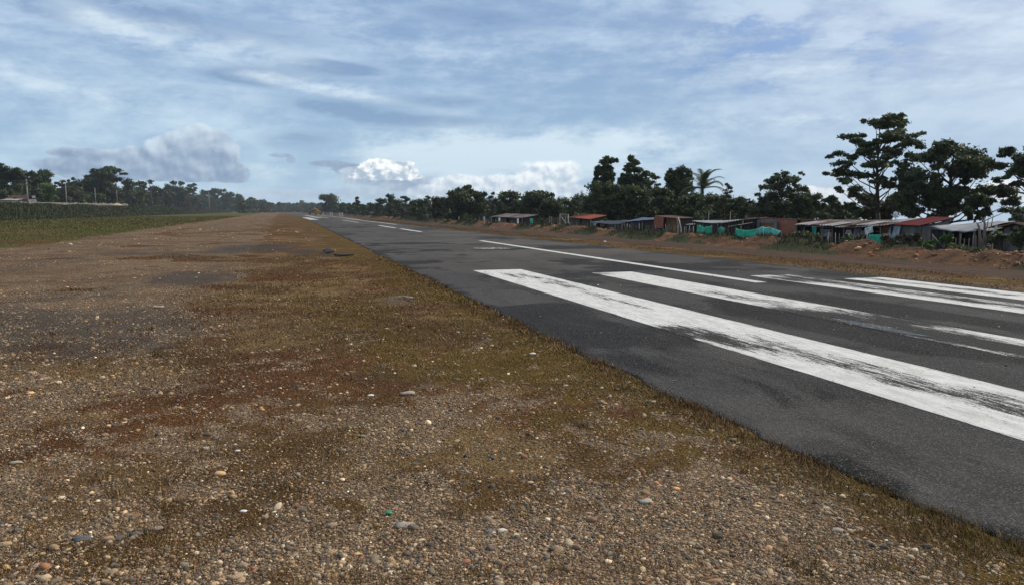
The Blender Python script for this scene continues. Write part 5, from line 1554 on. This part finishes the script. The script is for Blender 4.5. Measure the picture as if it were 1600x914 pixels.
# loose poles, planks, antennas
def pole(name, label, cat, p0, p1, r, mat, n=7, group=None):
    mb = MB(); p0 = Vector(p0); p1 = Vector(p1); mb.tube([p0, p0.lerp(p1, .5) + Vector((.01, .012, 0)), p1], [r, r * .95, r * .85], n)
    return tag(mb.build(name, M[mat]), label, cat, group)


a = PX(1555, 353, 27.4); b = PX(1542, 385, 26.8)
mb = MB(); d = (a - b); mb.prism([b, b + Vector((0, -.10, 0)), a + Vector((0, -.10, 0)), a], (.03, 0, 0)); tag(mb.build('plank', M['wood_pale']), 'pale plank leaning up against the brown roofed hut', 'plank')
pole('pole', 'dark pole slanting down right from the forked stick at the tarp shelter', 'pole', PX(1457, 368, 26.9), PX(1476, 389, 26.6), .025, 'wood')
pole('pole', 'dark upright forked stick left of the slanting pole', 'pole', PX(1458, 388, 26.8), PX(1457, 366, 26.9), .025, 'wood')
pole('pole', 'long pale pole leaning left of the clay hut corner', 'pole', PX(1065, 362, 27.3), PX(1060, 340, 27.6), .04, 'wood_pale')
pole('pole', 'shorter dark pole leaning beside the long pale pole', 'pole', PX(1061, 362, 27.3), PX(1057.5, 340, 27.6), .03, 'wood')
pole('pole', 'slim stick rising behind the roof of the narrow dark shed', 'pole', PX(1081, 360, 28.2), PX(1081.5, 344, 28.2), .025, 'wood')
# TV aerials
for px_, top, lab in ((1107.5, 331, 'aerial with crossbars on the pale tin roof of the plank shack'), (1141.5, 331, 'bare aerial mast above the two overlapping tin sheets')):
    q = PX(px_, top, 29.5); b = PX(px_, 346, 29.5)
    root2 = empty('antenna', (29.5, q.y, b.z - .2), lab, 'antenna')
    mb = MB(); mb.tube([(29.5, q.y, b.z - .6), (29.5, q.y, q.z)], .022, 6); mb.build('mast', M['wood_pale'], root2)
    if px_ < 1120:
        mb = MB()
        for k in range(4): mb.tube([(29.5, q.y - .1 - k * .12, q.z - .02), (29.5 + .3, q.y - .1 - k * .12, q.z - .02)], .008, 5)
        mb.tube([(29.6, q.y, q.z - .02), (29.6, q.y - .65, q.z - .02)], .010, 5); mb.build('crossbar', M['wood_pale'], root2)
# pale bare saplings in front of tarp shelter
for (bx, tx_, top, lab, br_) in ((1536, 1528, 348, 'pale bare trunk leaning left in front of the black plastic lean-to', 1), (1541, 1538, 340, 'pale thin bare trunk forking beside the leaning one', 1)):
    b = PX(bx, 386, 26.9); t = PX(tx_, top, 26.9)
    root2 = empty('sapling', (26.9, b.y, b.z), lab, 'sapling')
    mb = MB(); m1 = b.lerp(t, .4) + Vector((0, .05, 0)); mb.tube([b, m1, b.lerp(t, .75), t], [.06, .05, .04, .02], 7)
    mb.tube([m1, m1 + Vector((.1, -.2, .35)), m1 + Vector((.1, -.25, .8))], [.03, .025, .012], 6)
    mb.tube([b.lerp(t, .75), b.lerp(t, .75) + Vector((0, .18, .3))], [.025, .01], 5)
    mb.build('trunk', M['bark_pale'], root2)

# stick fences
def stick_fence(label, X, px0, px1, pyt0, pyt1, n, seed, wires=2):
    r = random.Random(seed); a = PX(px0, pyt0, X); b = PX(px1, pyt1, X)
    root = empty('stick_fence', (X, (a.y + b.y) / 2, GZ), label, 'fence')
    for k in range(n):
        f = (k + r.uniform(-.2, .2)) / (n - 1); p = a.lerp(b, max(0, min(1, f)))
        mb = MB(); mb.tube([(X + r.uniform(-.1, .1), p.y, GZ), (X + r.uniform(-.08, .08), p.y + r.uniform(-.08, .08), p.z + r.uniform(-.15, .12))], [.022, .017], 5)
        mb.build('stake', M['wood' if r.random() < .7 else 'wood_pale'], root)
    mb = MB()
    for w in range(wires): 
        for k in range(5):
            p = a.lerp(b, k / 5); q = a.lerp(b, (k + 1) / 5); dz = Vector((0, 0, .15 + w * .4))
            mb.tube([p - dz, (p + q) / 2 - dz - Vector((0, 0, .03)), q - dz], .006, 4)
    mb.build('wire', M['wire'], root)
    return root


stick_fence('stick fence in front of the long open shed', 26.7, 1255, 1355, 366, 368, 16, 1)
stick_fence('stick fence below the clay hut and leaning poles', 26.9, 1040, 1082, 352, 356, 14, 2)
stick_fence('stick fence in front of the blue tarp shelter', 27.0, 962, 1024, 350, 352, 14, 3)
stick_fence('tall stick fence left of the orange roofed hut', 27.2, 855, 888, 339, 341, 14, 4)
stick_fence('stick fence in front of the orange roofed hut', 27.2, 890, 930, 348, 350, 12, 5)
stick_fence('stick fence in front of the grey tarp shelter', 26.9, 1482, 1552, 368, 370, 12, 6)
stick_fence('distant stick fence below the grey tin hut', 27.2, 735, 828, 341, 346, 18, 7)
# frame of poles left of orange roof
a = PX(875, 335, 28.2); b = PX(888, 335.5, 28.2)
root2 = empty('timber_frame', (28.2, (a.y + b.y) / 2, GZ), 'bare frame of pale poles left of the orange roofed hut', 'frame')
mb = MB(); mb.tube([(28.2, a.y, GZ), a], .04, 6); mb.build('post', M['wood_pale'], root2)
mb = MB(); mb.tube([(28.2, b.y, GZ), b], .04, 6); mb.build('post', M['wood_pale'], root2)
mb = MB(); mb.tube([a, b], .04, 6); mb.build('beam', M['wood_pale'], root2)
mb = MB(); mb.tube([a - Vector((0, .4, .3)), b - Vector((0, 0, 1.2))], .035, 6); mb.build('brace', M['wood_pale'], root2)
# white and blue barrels / posts of far yard
def post_thing(px_, pyt, pyb, X, w, mat, label, name='post', cat='post'):
    a = PX(px_, pyt, X); b = PX(px_, pyb, X); mb = MB()
    nn = 10; vs = []; fs = []
    prof = [(0, w), (.1, w * 1.04), (.5, w), (.9, w * 1.04), (.96, w), (1, w * .7)]
    for (v, r_) in prof:
        for k in range(nn):
            an = 2 * PI * k / nn; vs.append((X + r_ * math.cos(an), a.y + r_ * math.sin(an), b.z + (a.z - b.z) * v))
    for j in range(len(prof) - 1):
        for k in range(nn): fs.append((j * nn + k, j * nn + (k + 1) % nn, (j + 1) * nn + (k + 1) % nn, (j + 1) * nn + k))
    fs.append(tuple((len(prof) - 1) * nn + k for k in range(nn)))
    mb.add(vs, fs, True); return tag(mb.build(name, M[mat]), label, cat)


post_thing(756, 339.5, 346, 27.4, .16, 'cloth_grey', 'pale grey drum left of the grey tin hut', 'drum', 'drum')
post_thing(765.5, 340, 347, 27.2, .17, 'tarp_blue', 'blue drum in front of the grey tin hut', 'drum', 'drum')
post_thing(780, 341, 346.5, 27.0, .12, 'white', 'short white post in front of the grey tin hut')
post_thing(809, 342, 350, 26.2, .10, 'white', 'white post on the bank right of the grey tin hut')
post_thing(717, 339, 347, 26.2, .07, 'concrete', 'small grey post on the bank right of the street lamp')
post_thing(1294, 370, 383, 26.6, .05, 'wood_pale', 'thick pale fence post below the grey cloth of the long shed')
post_thing(1265, 369, 382, 26.6, .05, 'wood_pale', 'thick pale fence post at the left third of the long shed')
hanging('laundry', 'row of pale laundry hung beneath the dark trees', 'laundry', 28.5, (925, 346.5), (944, 345.5), .55, 'cloth_grey', 12, .08)
hanging('laundry', 'small white cloth hung under the blue tarp shelter left edge', 'laundry', 28.2, (972, 350), (982, 349), .22, 'cloth_grey', 13, .05)


# ------------------------------------------------------------------ street lamps and utility poles
def lamp_post(px_, top, depth, label):
    p = D3(px_, top, depth); z0 = float(terrain(p.x, p.y))
    root = empty('street_lamp', (p.x, p.y, z0), label, 'street lamp')
    mb = MB(); mb.tube([(p.x, p.y, z0 - .2), (p.x, p.y, p.z)], [.15, .09], 8); mb.build('pole', M['concrete'], root)
    mb = MB(); mb.tube([(p.x, p.y, p.z - .1), (p.x + .5, p.y - .1, p.z + .12), (p.x + .9, p.y - .1, p.z + .15)], .03, 6); mb.build('arm', M['concrete'], root)
    mb = MB(); mb.box((p.x + 1.1, p.y - .1, p.z + .15), (.65, .28, .14)); mb.box((p.x + 1.1, p.y - .1, p.z + .06), (.5, .2, .06)); mb.build('lamp_head', M['white'], root)


def util_pole(px_, top, base, depth, label, arms=1, r=.14, zb=None):
    p = D3(px_, top, depth); z0 = float(terrain(p.x, p.y)) if zb is None else zb
    root = empty('utility_pole', (p.x, p.y, z0), label, 'utility pole')
    mb = MB(); mb.tube([(p.x, p.y, z0 - .3), (p.x, p.y, p.z)], [r * 1.3, r * .8], 8); mb.build('pole', M['pole_concrete'], root)
    for k in range(arms):
        z = p.z - .25 - k * .9
        mb = MB(); mb.box((p.x, p.y, z), (2.1 - k * .6, .12, .12), -AL)
        for q in (-.9, -.3, .3, .9):
            if abs(q) < 1.0 - k * .3:
                mb.tube([(p.x + q * hy, p.y - q * hx, z + .05), (p.x + q * hy, p.y - q * hx, z + .22)], [.05, .04], 6)
        mb.build('crossarm', M['wood'], root)
    return p


lamp_post(674, 309, 141, 'street lamp standing before the dark trees right of centre')
util_pole(569.5, 320, 334, 290, 'thin distant pole right of the lone big tree', 0, .16)
w1 = util_pole(41, 281, 314, 172, 'tallest utility pole with crossarms near the left frame edge', 2, .17)
w2 = util_pole(102, 287, 310, 225, 'grey pole left of the flat topped tree', 1, .15)
w3 = util_pole(148, 294, 312, 240, 'pale pole below the flat topped tree', 0, .12)
w4 = util_pole(182, 297, 311, 275, 'short dim pole right of the flat topped tree', 0, .12)
w5 = util_pole(326, 300, 325, 520, 'pale pole standing alone on the embankment', 1, .26)


def wires(name, a, b, label, offs, sag=1.0):
    mb = MB()
    for o_ in offs:
        pts = []
        for k in range(13):
            t = k / 12; p = Vector(a).lerp(Vector(b), t); pts.append(p + Vector((0, 0, o_ - sag * 4 * t * (1 - t))))
        mb.tube(pts, .018, 4)
    return tag(mb.build(name, M['wire']), label, 'cable')


wires('power_line', w1 + Vector((0, 0, -.2)), D3(-60, 276, 130), 'thin wires leaving the tallest left pole', (0, -.9), .4)
wires('power_line', w1 + Vector((0, 0, -.2)), w2, 'thin wires between the two tallest left poles', (0,), .6)
wires('power_line', D3(1560, 312, 62), D3(1680, 318, 40), 'black power lines crossing the sky at the right frame edge', (0, -.55, -.85), .15)

# low pale wall along the embankment, left
a = PX(-40, 314.5, -56.5); b = PX(200, 318.8, -56.5)
root = empty('low_wall', ((a.x + b.x) / 2, (a.y + b.y) / 2, a.z - .9), 'long low pale wall along the top of the left embankment', 'wall')
mb = MB()
for k in range(48):
    p = a.lerp(b, k / 48 + .001); q = a.lerp(b, (k + 1) / 48 - .001); hz = .12 * math.sin(k * 1.7) * (k > 20)
    mb.prism([(p.x, p.y, p.z - 1.4), (q.x, q.y, q.z - 1.4), (q.x, q.y, q.z + hz), (p.x, p.y, p.z + hz)], (.05, .15, 0))
mb.build('wall_panel', M['plaster'], root)
# red roofed house at left
p = D3(34, 313, 180); gz = float(terrain(p.x, p.y))
root = empty('house', (p.x, p.y, gz), 'low house with reddish roof behind the wall at far left', 'house')
w_ = 2.6
mb = MB(); mb.box((p.x, p.y, (gz + p.z + .2) / 2), (w_ * 2, 3.4, p.z + .2 - gz), -AL); mb.build('wall', M['plaster'], root)
rz = p.z + .2
c, s = math.cos(-AL), math.sin(-AL)
L_ = lambda dx, dy, z: Vector((p.x + dx * c - dy * s, p.y + dx * s + dy * c, z))
mb = MB(); mb.sheet(L_(-3.2, -2, rz - .1), L_(3.2, -2, rz - .1), L_(-2.2, 0, rz + .9), L_(1.6, 0, rz + .9), corr=14, th=.04); mb.build('roof', M['tin_brown'], root)
mb = MB(); mb.sheet(L_(-3.2, 2, rz - .1), L_(3.2, 2, rz - .1), L_(-2.2, 0, rz + .9), L_(1.6, 0, rz + .9), corr=14, th=.04); mb.build('roof', M['tin_brown'], root)
mb = MB(); mb.box(L_(-.5, -1.74, gz + 1.0), (.9, .06, 1.9), -AL); mb.build('door', M['dark'], root)
p = D3(17, 313, 172); mb = MB()
root = empty('house', (p.x, p.y, gz), 'white walled shed beside the reddish roof at far left', 'shed')
mb.box((p.x, p.y, (gz + p.z) / 2 - .1), (3.4, 2.6, p.z - gz), -AL); mb.build('wall', M['plaster'], root)
mb = MB(); mb.sheet((p.x - 1.9, p.y - 1.6, p.z - .08), (p.x + 1.9, p.y - 2.6, p.z - .12), (p.x - 1.2, p.y + 1.5, p.z + .3), (p.x + 2.4, p.y + .6, p.z + .25), corr=8, th=.04); mb.build('roof', M['tin_grey'], root)
# white sign board
p = D3(52.5, 308, 178); gz = float(terrain(p.x, p.y))
root = empty('sign', (p.x, p.y, gz), 'blank white sign board right of the tallest left pole', 'sign')
mb = MB(); mb.box((p.x, p.y, p.z), (.75, .05, .5), -AL); mb.build('board', M['white'], root)
for q in (-.28, .28):
    mb = MB(); mb.tube([(p.x + q * hy, p.y - q * hx + .05, gz), (p.x + q * hy, p.y - q * hx + .05, p.z + .2)], .03, 6); mb.build('post', M['concrete'], root)
# sandy heap on embankment
p = D3(182, 320, 245); mb = MB(); vs = []; fs = []
for j in range(6):
    for k in range(20):
        a_ = 2 * PI * k / 20; rr = (1 - j / 5.2) * (1 + .2 * math.sin(k * 2.3)); vs.append((p.x + 1.8 * rr * math.cos(a_), p.y + 1.2 * rr * math.sin(a_), p.z - .3 + .16 * j))
for j in range(5):
    for k in range(20): fs.append((j * 20 + k, j * 20 + (k + 1) % 20, (j + 1) * 20 + (k + 1) % 20, (j + 1) * 20 + k))
fs.append(tuple(100 + k for k in range(20)))
mb.add(vs, fs, True); tag(mb.build('sand_heap', simple('sand', (.42, .34, .22), (.3, .24, .16), 3)), 'low heap of pale sand at the right end of the wall', 'sand heap')

# barrier and machine near the far runway end
def gp(px_, X): return PX(px_, 340, X).y
p0 = D3(505, 334, 330); p1 = D3(535, 337, 240)
root = empty('barrier', (p1.x, p1.y, float(terrain(p1.x, p1.y))), 'low barrier rail on white posts at the far runway end', 'barrier')
zt = lambda t: 0.35 + .0 * t
for k, t in enumerate((0, .45, .55, .9, 1.0)):
    q = p0.lerp(p1, t); gz = float(terrain(q.x, q.y)); mb = MB(); mb.box((q.x, q.y, gz + .6), (.4, .4, 1.3)); mb.box((q.x, q.y, gz + 1.28), (.5, .5, .08)); mb.build('post', M['white'], root)
mb = MB(); q0 = Vector((p0.x, p0.y, float(terrain(p0.x, p0.y)) + .9)); q1 = Vector((p1.x, p1.y, float(terrain(p1.x, p1.y)) + .9)); mb.tube([q0, q1], .14, 6); mb.build('rail', M['concrete'], root)
p = D3(497, 331, 335); gz = float(terrain(p.x, p.y))
root = empty('excavator', (p.x, p.y, gz), 'small yellow excavator parked at the far end of the barrier', 'excavator')
mb = MB()
for q in (-.9, .9):
    pts = []
    for k in range(12):
        a_ = 2 * PI * k / 12; pts.append((p.x + q - .25, p.y + 1.5 * math.cos(a_), gz + .42 + .4 * math.sin(a_)))
    mb.prism(pts, (.5, 0, 0))
mb.build('tracks', M['dark'], root)
mb = MB(); mb.box((p.x, p.y, gz + 1.25), (2.0, 2.6, .8)); mb.box((p.x + .3, p.y + 1.0, gz + 1.8), (1.5, .8, .5)); mb.build('body', M['yellow'], root)
mb = MB(); mb.box((p.x - .5, p.y - .3, gz + 2.1), (.95, 1.3, 1.1)); mb.box((p.x - .5, p.y - .3, gz + 2.7), (1.05, 1.4, .12)); mb.build('cab', M['yellow'], root)
mb = MB(); mb.tube([(p.x + .3, p.y - 1.1, gz + 1.5), (p.x - 1.5, p.y - 2.2, gz + 3.0), (p.x - 3.4, p.y - 2.8, gz + 1.9)], [.22, .2, .16], 6); mb.build('boom', M['yellow'], root)
mb = MB(); mb.tube([(p.x - 3.4, p.y - 2.8, gz + 1.95), (p.x - 3.7, p.y - 2.7, gz + .7)], [.14, .12], 6); mb.prism([(p.x - 4.2, p.y - 3.1, gz + .2), (p.x - 3.4, p.y - 3.1, gz + .2), (p.x - 3.3, p.y - 3.1, gz + .9), (p.x - 3.9, p.y - 3.1, gz + .9)], (0, .8, 0)); mb.build('bucket', M['dark'], root)

# ------------------------------------------------------------------ sky, sun, camera
SUN_EL, SUN_AZ = R(44), R(82)          # azimuth from +Y towards +X
W = bpy.data.worlds.new('World'); SC.world = W; W.use_nodes = True
W.cycles.sampling_method = 'MANUAL'; W.cycles.sample_map_resolution = 256
nt = W.node_tree; nt.nodes.clear(); t = NT(nt)
out = t.n('ShaderNodeOutputWorld'); bg = t.n('ShaderNodeBackground'); nt.links.new(bg.outputs[0], out.inputs[0])
sky = t.n('ShaderNodeTexSky'); sky.sky_type = 'NISHITA'; sky.sun_disc = False
sky.sun_elevation = SUN_EL; sky.sun_rotation = SUN_AZ; sky.air_density = 1.0; sky.dust_density = 1.5
tc = t.n('ShaderNodeTexCoord'); Dv = E(nt, tc.outputs['Generated'])
nx_, ny_, nz_ = t.sep(Dv)
az = nx_._m('ARCTAN2', ny_)
el = nz_._m('ARCSINE')
zz = nz_.max(0.0)
ST = .10     # background strength; cloud colours below are divided by it


def cc(c, k=1.0): return tuple(v / ST * k for v in c)


def blob(px_, py_, rx, ry, rot=0.0):
    a, e = azel(px_, py_); ra = rx / FPX; re = ry / FPX
    da = az - a; de = el - e
    if rot:
        c_, s_ = math.cos(rot), math.sin(rot); u = da * c_ + de * s_; v = de * c_ - da * s_
    else: u, v = da, de
    u = u / ra; v = v / re
    return ((u * u + v * v) * -1).exp()


# high layer of thin cloud, laid out on a plane overhead
den = zz + .055
px3, py3 = nx_ / den, ny_ / den
warp = t.noise(t.xyz(px3, py3, 0.0), .22, 3, .5, d2=True) - .5
Pc = t.xyz(px3 * .9 + warp * 1.6, py3 + warp * 1.2, 0.0)
n_big = t.noise(Pc, .20, 5, .58, d2=True)
n_fine = t.noise(t.vscale(Pc, (1, 1.7, 1)), .95, 7, .66, 0, d2=True)
n_str = t.noise(t.xyz(px3 * .45 + py3 * .25 + warp * 2, py3 * 1.5 - px3 * .35, 0.0), .55, 7, .62, .1, d2=True)
blue = t.mix(.7, sky.outputs[0], cc((.13, .26, .55)))
grey = t.mix(zz.ss(0, .28), cc((.31, .465, .625)), cc((.235, .350, .55)))
pale = t.mix(zz.ss(0, .28), cc((.575, .72, .82)), cc((.475, .60, .75)))
wsp = t.noise(t.xyz(az + (n_big - .5) * .05, el * 2.8 - az * .12, 0.0), 11, 8, .68, 0, d2=True)
mott = t.noise(t.vscale(Pc, (1, 1.5, 1)), 2.6, 4, .6, .2, d2=True)
rgt = az.ss(azel(900, 100)[0], azel(1300, 100)[0])
body = t.mix((n_big * .45 + (n_fine - .5) * .34 * zz.ss(.04, .24) + wsp * .42 + (mott - .5) * (rgt * .5 + .12) * zz.ss(.08, .26) + .040).ss(.35, .67), grey, pale)
body = t.mix(rgt * .28, body, cc((.38, .45, .61)))
# broad regions seen in this sky
dk = blob(180, 20, 330, 32, -.05) * .9 + blob(330, 55, 160, 18, -.25) * .3 + blob(410, 121, 85, 12, -.03) * 1.4 + blob(530, 108, 90, 10, -.03) * 1.0 + blob(560, 178, 120, 16, -.12) * 1.0 + blob(490, 222, 75, 22) * .8 + blob(660, 160, 150, 14) * .7 + blob(700, 190, 130, 10) * .7 \
    + blob(1500, 330 - 150, 260, 40) * .3 + blob(1450, 240, 220, 25) * .35 + blob(200, 170, 230, 40, -.1) * .25 + blob(760, 30, 140, 22, -.1) * .8 + blob(1180, 200, 300, 14) * .15
lt = blob(160, 32, 90, 18, -.35) * .7 + blob(260, 55, 130, 22, -.12) * .7 + blob(420, 85, 100, 24, -.3) * .6 + blob(90, 135, 170, 18, -.22) * .7 + blob(480, 132, 90, 10, -.1) * .7 + blob(700, 234, 170, 34) * 1.1 + blob(880, 238, 210, 32, .05) * 1.3 + blob(900, 262, 260, 30, .0) * .5 \
    + blob(560, 152, 140, 10, -.15) * .7 + blob(1230, 188, 150, 12) * .7 + blob(1250, 110, 120, 12) * .5 + blob(1080, 60, 140, 26, .1) * .25 + blob(450, 268, 110, 14, -.03) * .8 + blob(1500, 60, 200, 40) * .2 + blob(1500, 128, 160, 16) * .4 + blob(620, 60, 190, 30, -.2) * .4 + blob(1050, 285, 130, 25) * .3
dmask = (dk * 1.1 + (n_str - .5) * 1.0 * dk.min(1.0) + (wsp - .5) * 3.4 * dk.min(1.0)).ss(.40, 1.10)
body = t.mix(dmask * .85, body, t.mix(zz.ss(.02, .3), cc((.225, .345, .51)), cc((.185, .285, .475))))
lmask = (lt * .95 + (n_str - .5) * .8 * lt.min(1.0) + (wsp - .5) * 3.0 * lt.min(1.0)).ss(.05, 1.5)
body = t.mix(lmask * .85, body, cc((.68, .79, .86)))
# streaks of clear blue
bm_ = blob(1250, 85, 190, 60) + blob(1160, 30, 60, 16) * .7 + blob(1345, 70, 60, 12) * 1.0 + blob(1200, 90, 110, 9) * 1.0 + blob(1180, 105, 90, 7) * .7 + blob(1170, 45, 50, 10) * .5
holes = ((.55 - n_str) * 1.2 + (.52 - wsp) * 5.0 + .02) * bm_.min(1.0)
hmask = holes.ss(.0, 1.0)
body = t.mix(hmask * .85, body, t.mix(.35, blue, cc((.15, .30, .60))))
hz = zz.ss(.13, 0)
col = t.mix(hz * .38, body, cc((.42, .56, .68)))


# cumulus near the horizon
LX, LZ = .0045, .006
FIELD = {}
for sc_ in (10, 20, 38):
    for q, (ox, oz) in enumerate(((0, 0), (LX, LZ))):
        vv = t.xyz(az + ox + sc_, (el + oz) * 1.15, 0.0)
        nn_ = t.noise(vv, sc_, 5 if q == 0 else 4, .58, .25, d2=True)
        vo = t.n('ShaderNodeTexVoronoi'); vo.voronoi_dimensions = '2D'; t.put(vo.inputs['Vector'], vv)
        vo.inputs['Scale'].default_value = sc_ * 1.9; vo.inputs['Detail'].default_value = 2.0; vo.inputs['Roughness'].default_value = .55; vo.normalize = True
        FIELD[sc_, q] = nn_ + (.5 - E(nt, vo.outputs['Distance'])) * .55
WISP = t.noise(t.xyz(az, el * 2.2, 0.0), 16, 5, .6, .6, d2=True)


def cumulus(base, ells, sc_, lit, shade, soft=.3, amp=1.4, bias=.5, k=2.2, cutpy=None, opac=1.0, wisp=.0):
    fi = 38 if sc_ > 12 else 20
    n1 = FIELD[sc_, 0] * .72 + FIELD[fi, 0] * .28; n2 = FIELD[sc_, 1] * .72 + FIELD[fi, 1] * .28
    env = None
    for (px_, py_, rx, ry) in ells:
        a, e = azel(px_, py_)
        u = (az - a) / (rx / FPX); v = (el - e) / (ry / FPX)
        q = 1 - (u * u + v * v)
        env = q if env is None else env.max(q)
    env = env.max(-1.5)
    d = env + (n1 - .62) * amp
    if wisp: d = d + (WISP - .5) * wisp
    if cutpy is not None:
        a, e = azel(ells[0][0], cutpy)
        d = d - (1 - (el - e + (WISP - .5) * .008).ss(-.003, .006)) * 2.5
    mask = d.ss(0, soft) * opac
    top = azel(ells[0][0], min(q[1] - q[3] for q in ells))[1]; bot = azel(ells[0][0], max(q[1] + q[3] for q in ells))[1]
    vert = (el - bot) / (top - bot)
    f = ((n1 - n2) * k + bias + (vert - .5) * .55 + (n1 - .6) * .35 + (.25 - d.min(.9)) * .22).ss(-.05, 1.05)
    return t.mix(mask, base, t.mix(f, shade, lit))


# distant bank just over the trees
col = cumulus(col, [(30, 292, 130, 22), (150, 288, 100, 22), (450, 305, 100, 10), (600, 300, 100, 14), (560, 306, 130, 9), (1240, 305, 90, 22), (1330, 300, 70, 26)], 20, cc((.58, .67, .75)), cc((.36, .45, .56)), .8, 1.5, opac=.55)
col = cumulus(col, [(300, 248, 60, 42), (328, 240, 44, 38), (312, 215, 22, 22), (240, 262, 85, 27), (345, 272, 42, 26), (180, 250, 80, 13), (120, 240, 40, 9), (150, 262, 90, 18)], 10, cc((.60, .70, .79)), cc((.205, .295, .435)), .26, 1.2, bias=.50, k=2.0, cutpy=290, wisp=.5)
col = cumulus(col, [(440, 243, 20, 4), (455, 250, 8, 6), (515, 256, 40, 6), (545, 264, 30, 10)], 20, cc((.40, .51, .65)), cc((.25, .345, .475)), .6, 1.3, bias=.35, wisp=.6)
col = cumulus(col, [(650, 292, 60, 9), (600, 280, 75, 12), (560, 268, 30, 9)], 20, cc((.55, .63, .72)), cc((.29, .385, .51)), .5, 1.2, bias=.45, wisp=.6)
col = cumulus(col, [(612, 264, 40, 16), (590, 262, 24, 14), (638, 270, 18, 12), (600, 276, 60, 7), (575, 268, 20, 9)], 38, cc((.95, .96, .95)), cc((.38, .48, .59)), .30, 1.5, bias=.62, k=2.6, wisp=.5)
col = cumulus(col, [(850, 282, 62, 30), (880, 276, 34, 28), (790, 287, 60, 18), (720, 287, 50, 15), (700, 300, 70, 14), (830, 300, 90, 14), (895, 300, 30, 16)], 20, cc((.88, .92, .94)), cc((.44, .54, .65)), .6, 1.3, bias=.62, k=2.4, wisp=.4)
col = cumulus(col, [(1310, 308, 44, 16), (1345, 322, 40, 16), (1268, 298, 26, 9), (1290, 318, 40, 12), (1590, 300, 60, 20)], 20, cc((.84, .86, .87)), cc((.45, .53, .64)), .6, 1.3, bias=.6, wisp=.4)
# brighter veil around the hidden sun, outside the picture
sx, sy, sz_ = math.sin(SUN_AZ) * math.cos(SUN_EL), math.cos(SUN_AZ) * math.cos(SUN_EL), math.sin(SUN_EL)
dot = (nx_ * sx + ny_ * sy + nz_ * sz_).max(0.0)
glow = (dot ** 7.0)
col = t.mix(glow.clamp() * .85, col, cc((1.7, 1.65, 1.55)))
col = t.mix((nz_ * -1).ss(.03, .09), col, cc((.10, .085, .07)))
col = t.mix(1.0, col, (.985, 1.0, 1.01), 'MULTIPLY')
t.put(bg.inputs[0], col); bg.inputs[1].default_value = ST

su = bpy.data.lights.new('Sun', 'SUN'); su.energy = 3.3; su.angle = R(3.5); su.color = (1, .90, .76)
so = bpy.data.objects.new('Sun', su); COL.objects.link(so)
so.rotation_euler = Vector((sx, sy, sz_)).to_track_quat('Z', 'Y').to_euler()

cam = bpy.data.cameras.new('Camera'); co = bpy.data.objects.new('Camera', cam); COL.objects.link(co)
co.location = (0, 0, H); cam.sensor_width = 36; cam.lens = 36 * FPX / 1600; cam.clip_end = 12000; cam.clip_start = .05
co.rotation_euler = Vector(-Fv).to_track_quat('Z', 'Y').to_euler()
SC.camera = co

# thin tropical haze
mb = MB(); mb.box((0, 1060, -25), (4300, 3000, 140))
hm = bpy.data.materials.new('haze'); hm.use_nodes = True; hm.node_tree.nodes.clear()
ho = hm.node_tree.nodes.new('ShaderNodeOutputMaterial'); hv = hm.node_tree.nodes.new('ShaderNodeVolumePrincipled')
hv.inputs['Density'].default_value = .00016; hv.inputs['Color'].default_value = (.78, .86, .95, 1); hv.inputs['Anisotropy'].default_value = .2
hm.node_tree.links.new(hv.outputs[0], ho.inputs['Volume'])
tag(mb.build('haze', hm), kind='stuff')
SC.view_settings.view_transform = 'Standard'; SC.view_settings.look = 'None'
SC.view_settings.exposure = 0.16; SC.view_settings.gamma = 1.0; SC.view_settings.use_curve_mapping = False
SC.cycles.max_bounces = 4; SC.cycles.diffuse_bounces = 2; SC.cycles.glossy_bounces = 2; SC.cycles.transmission_bounces = 3
SC.cycles.transparent_max_bounces = 4; SC.cycles.use_denoising = True
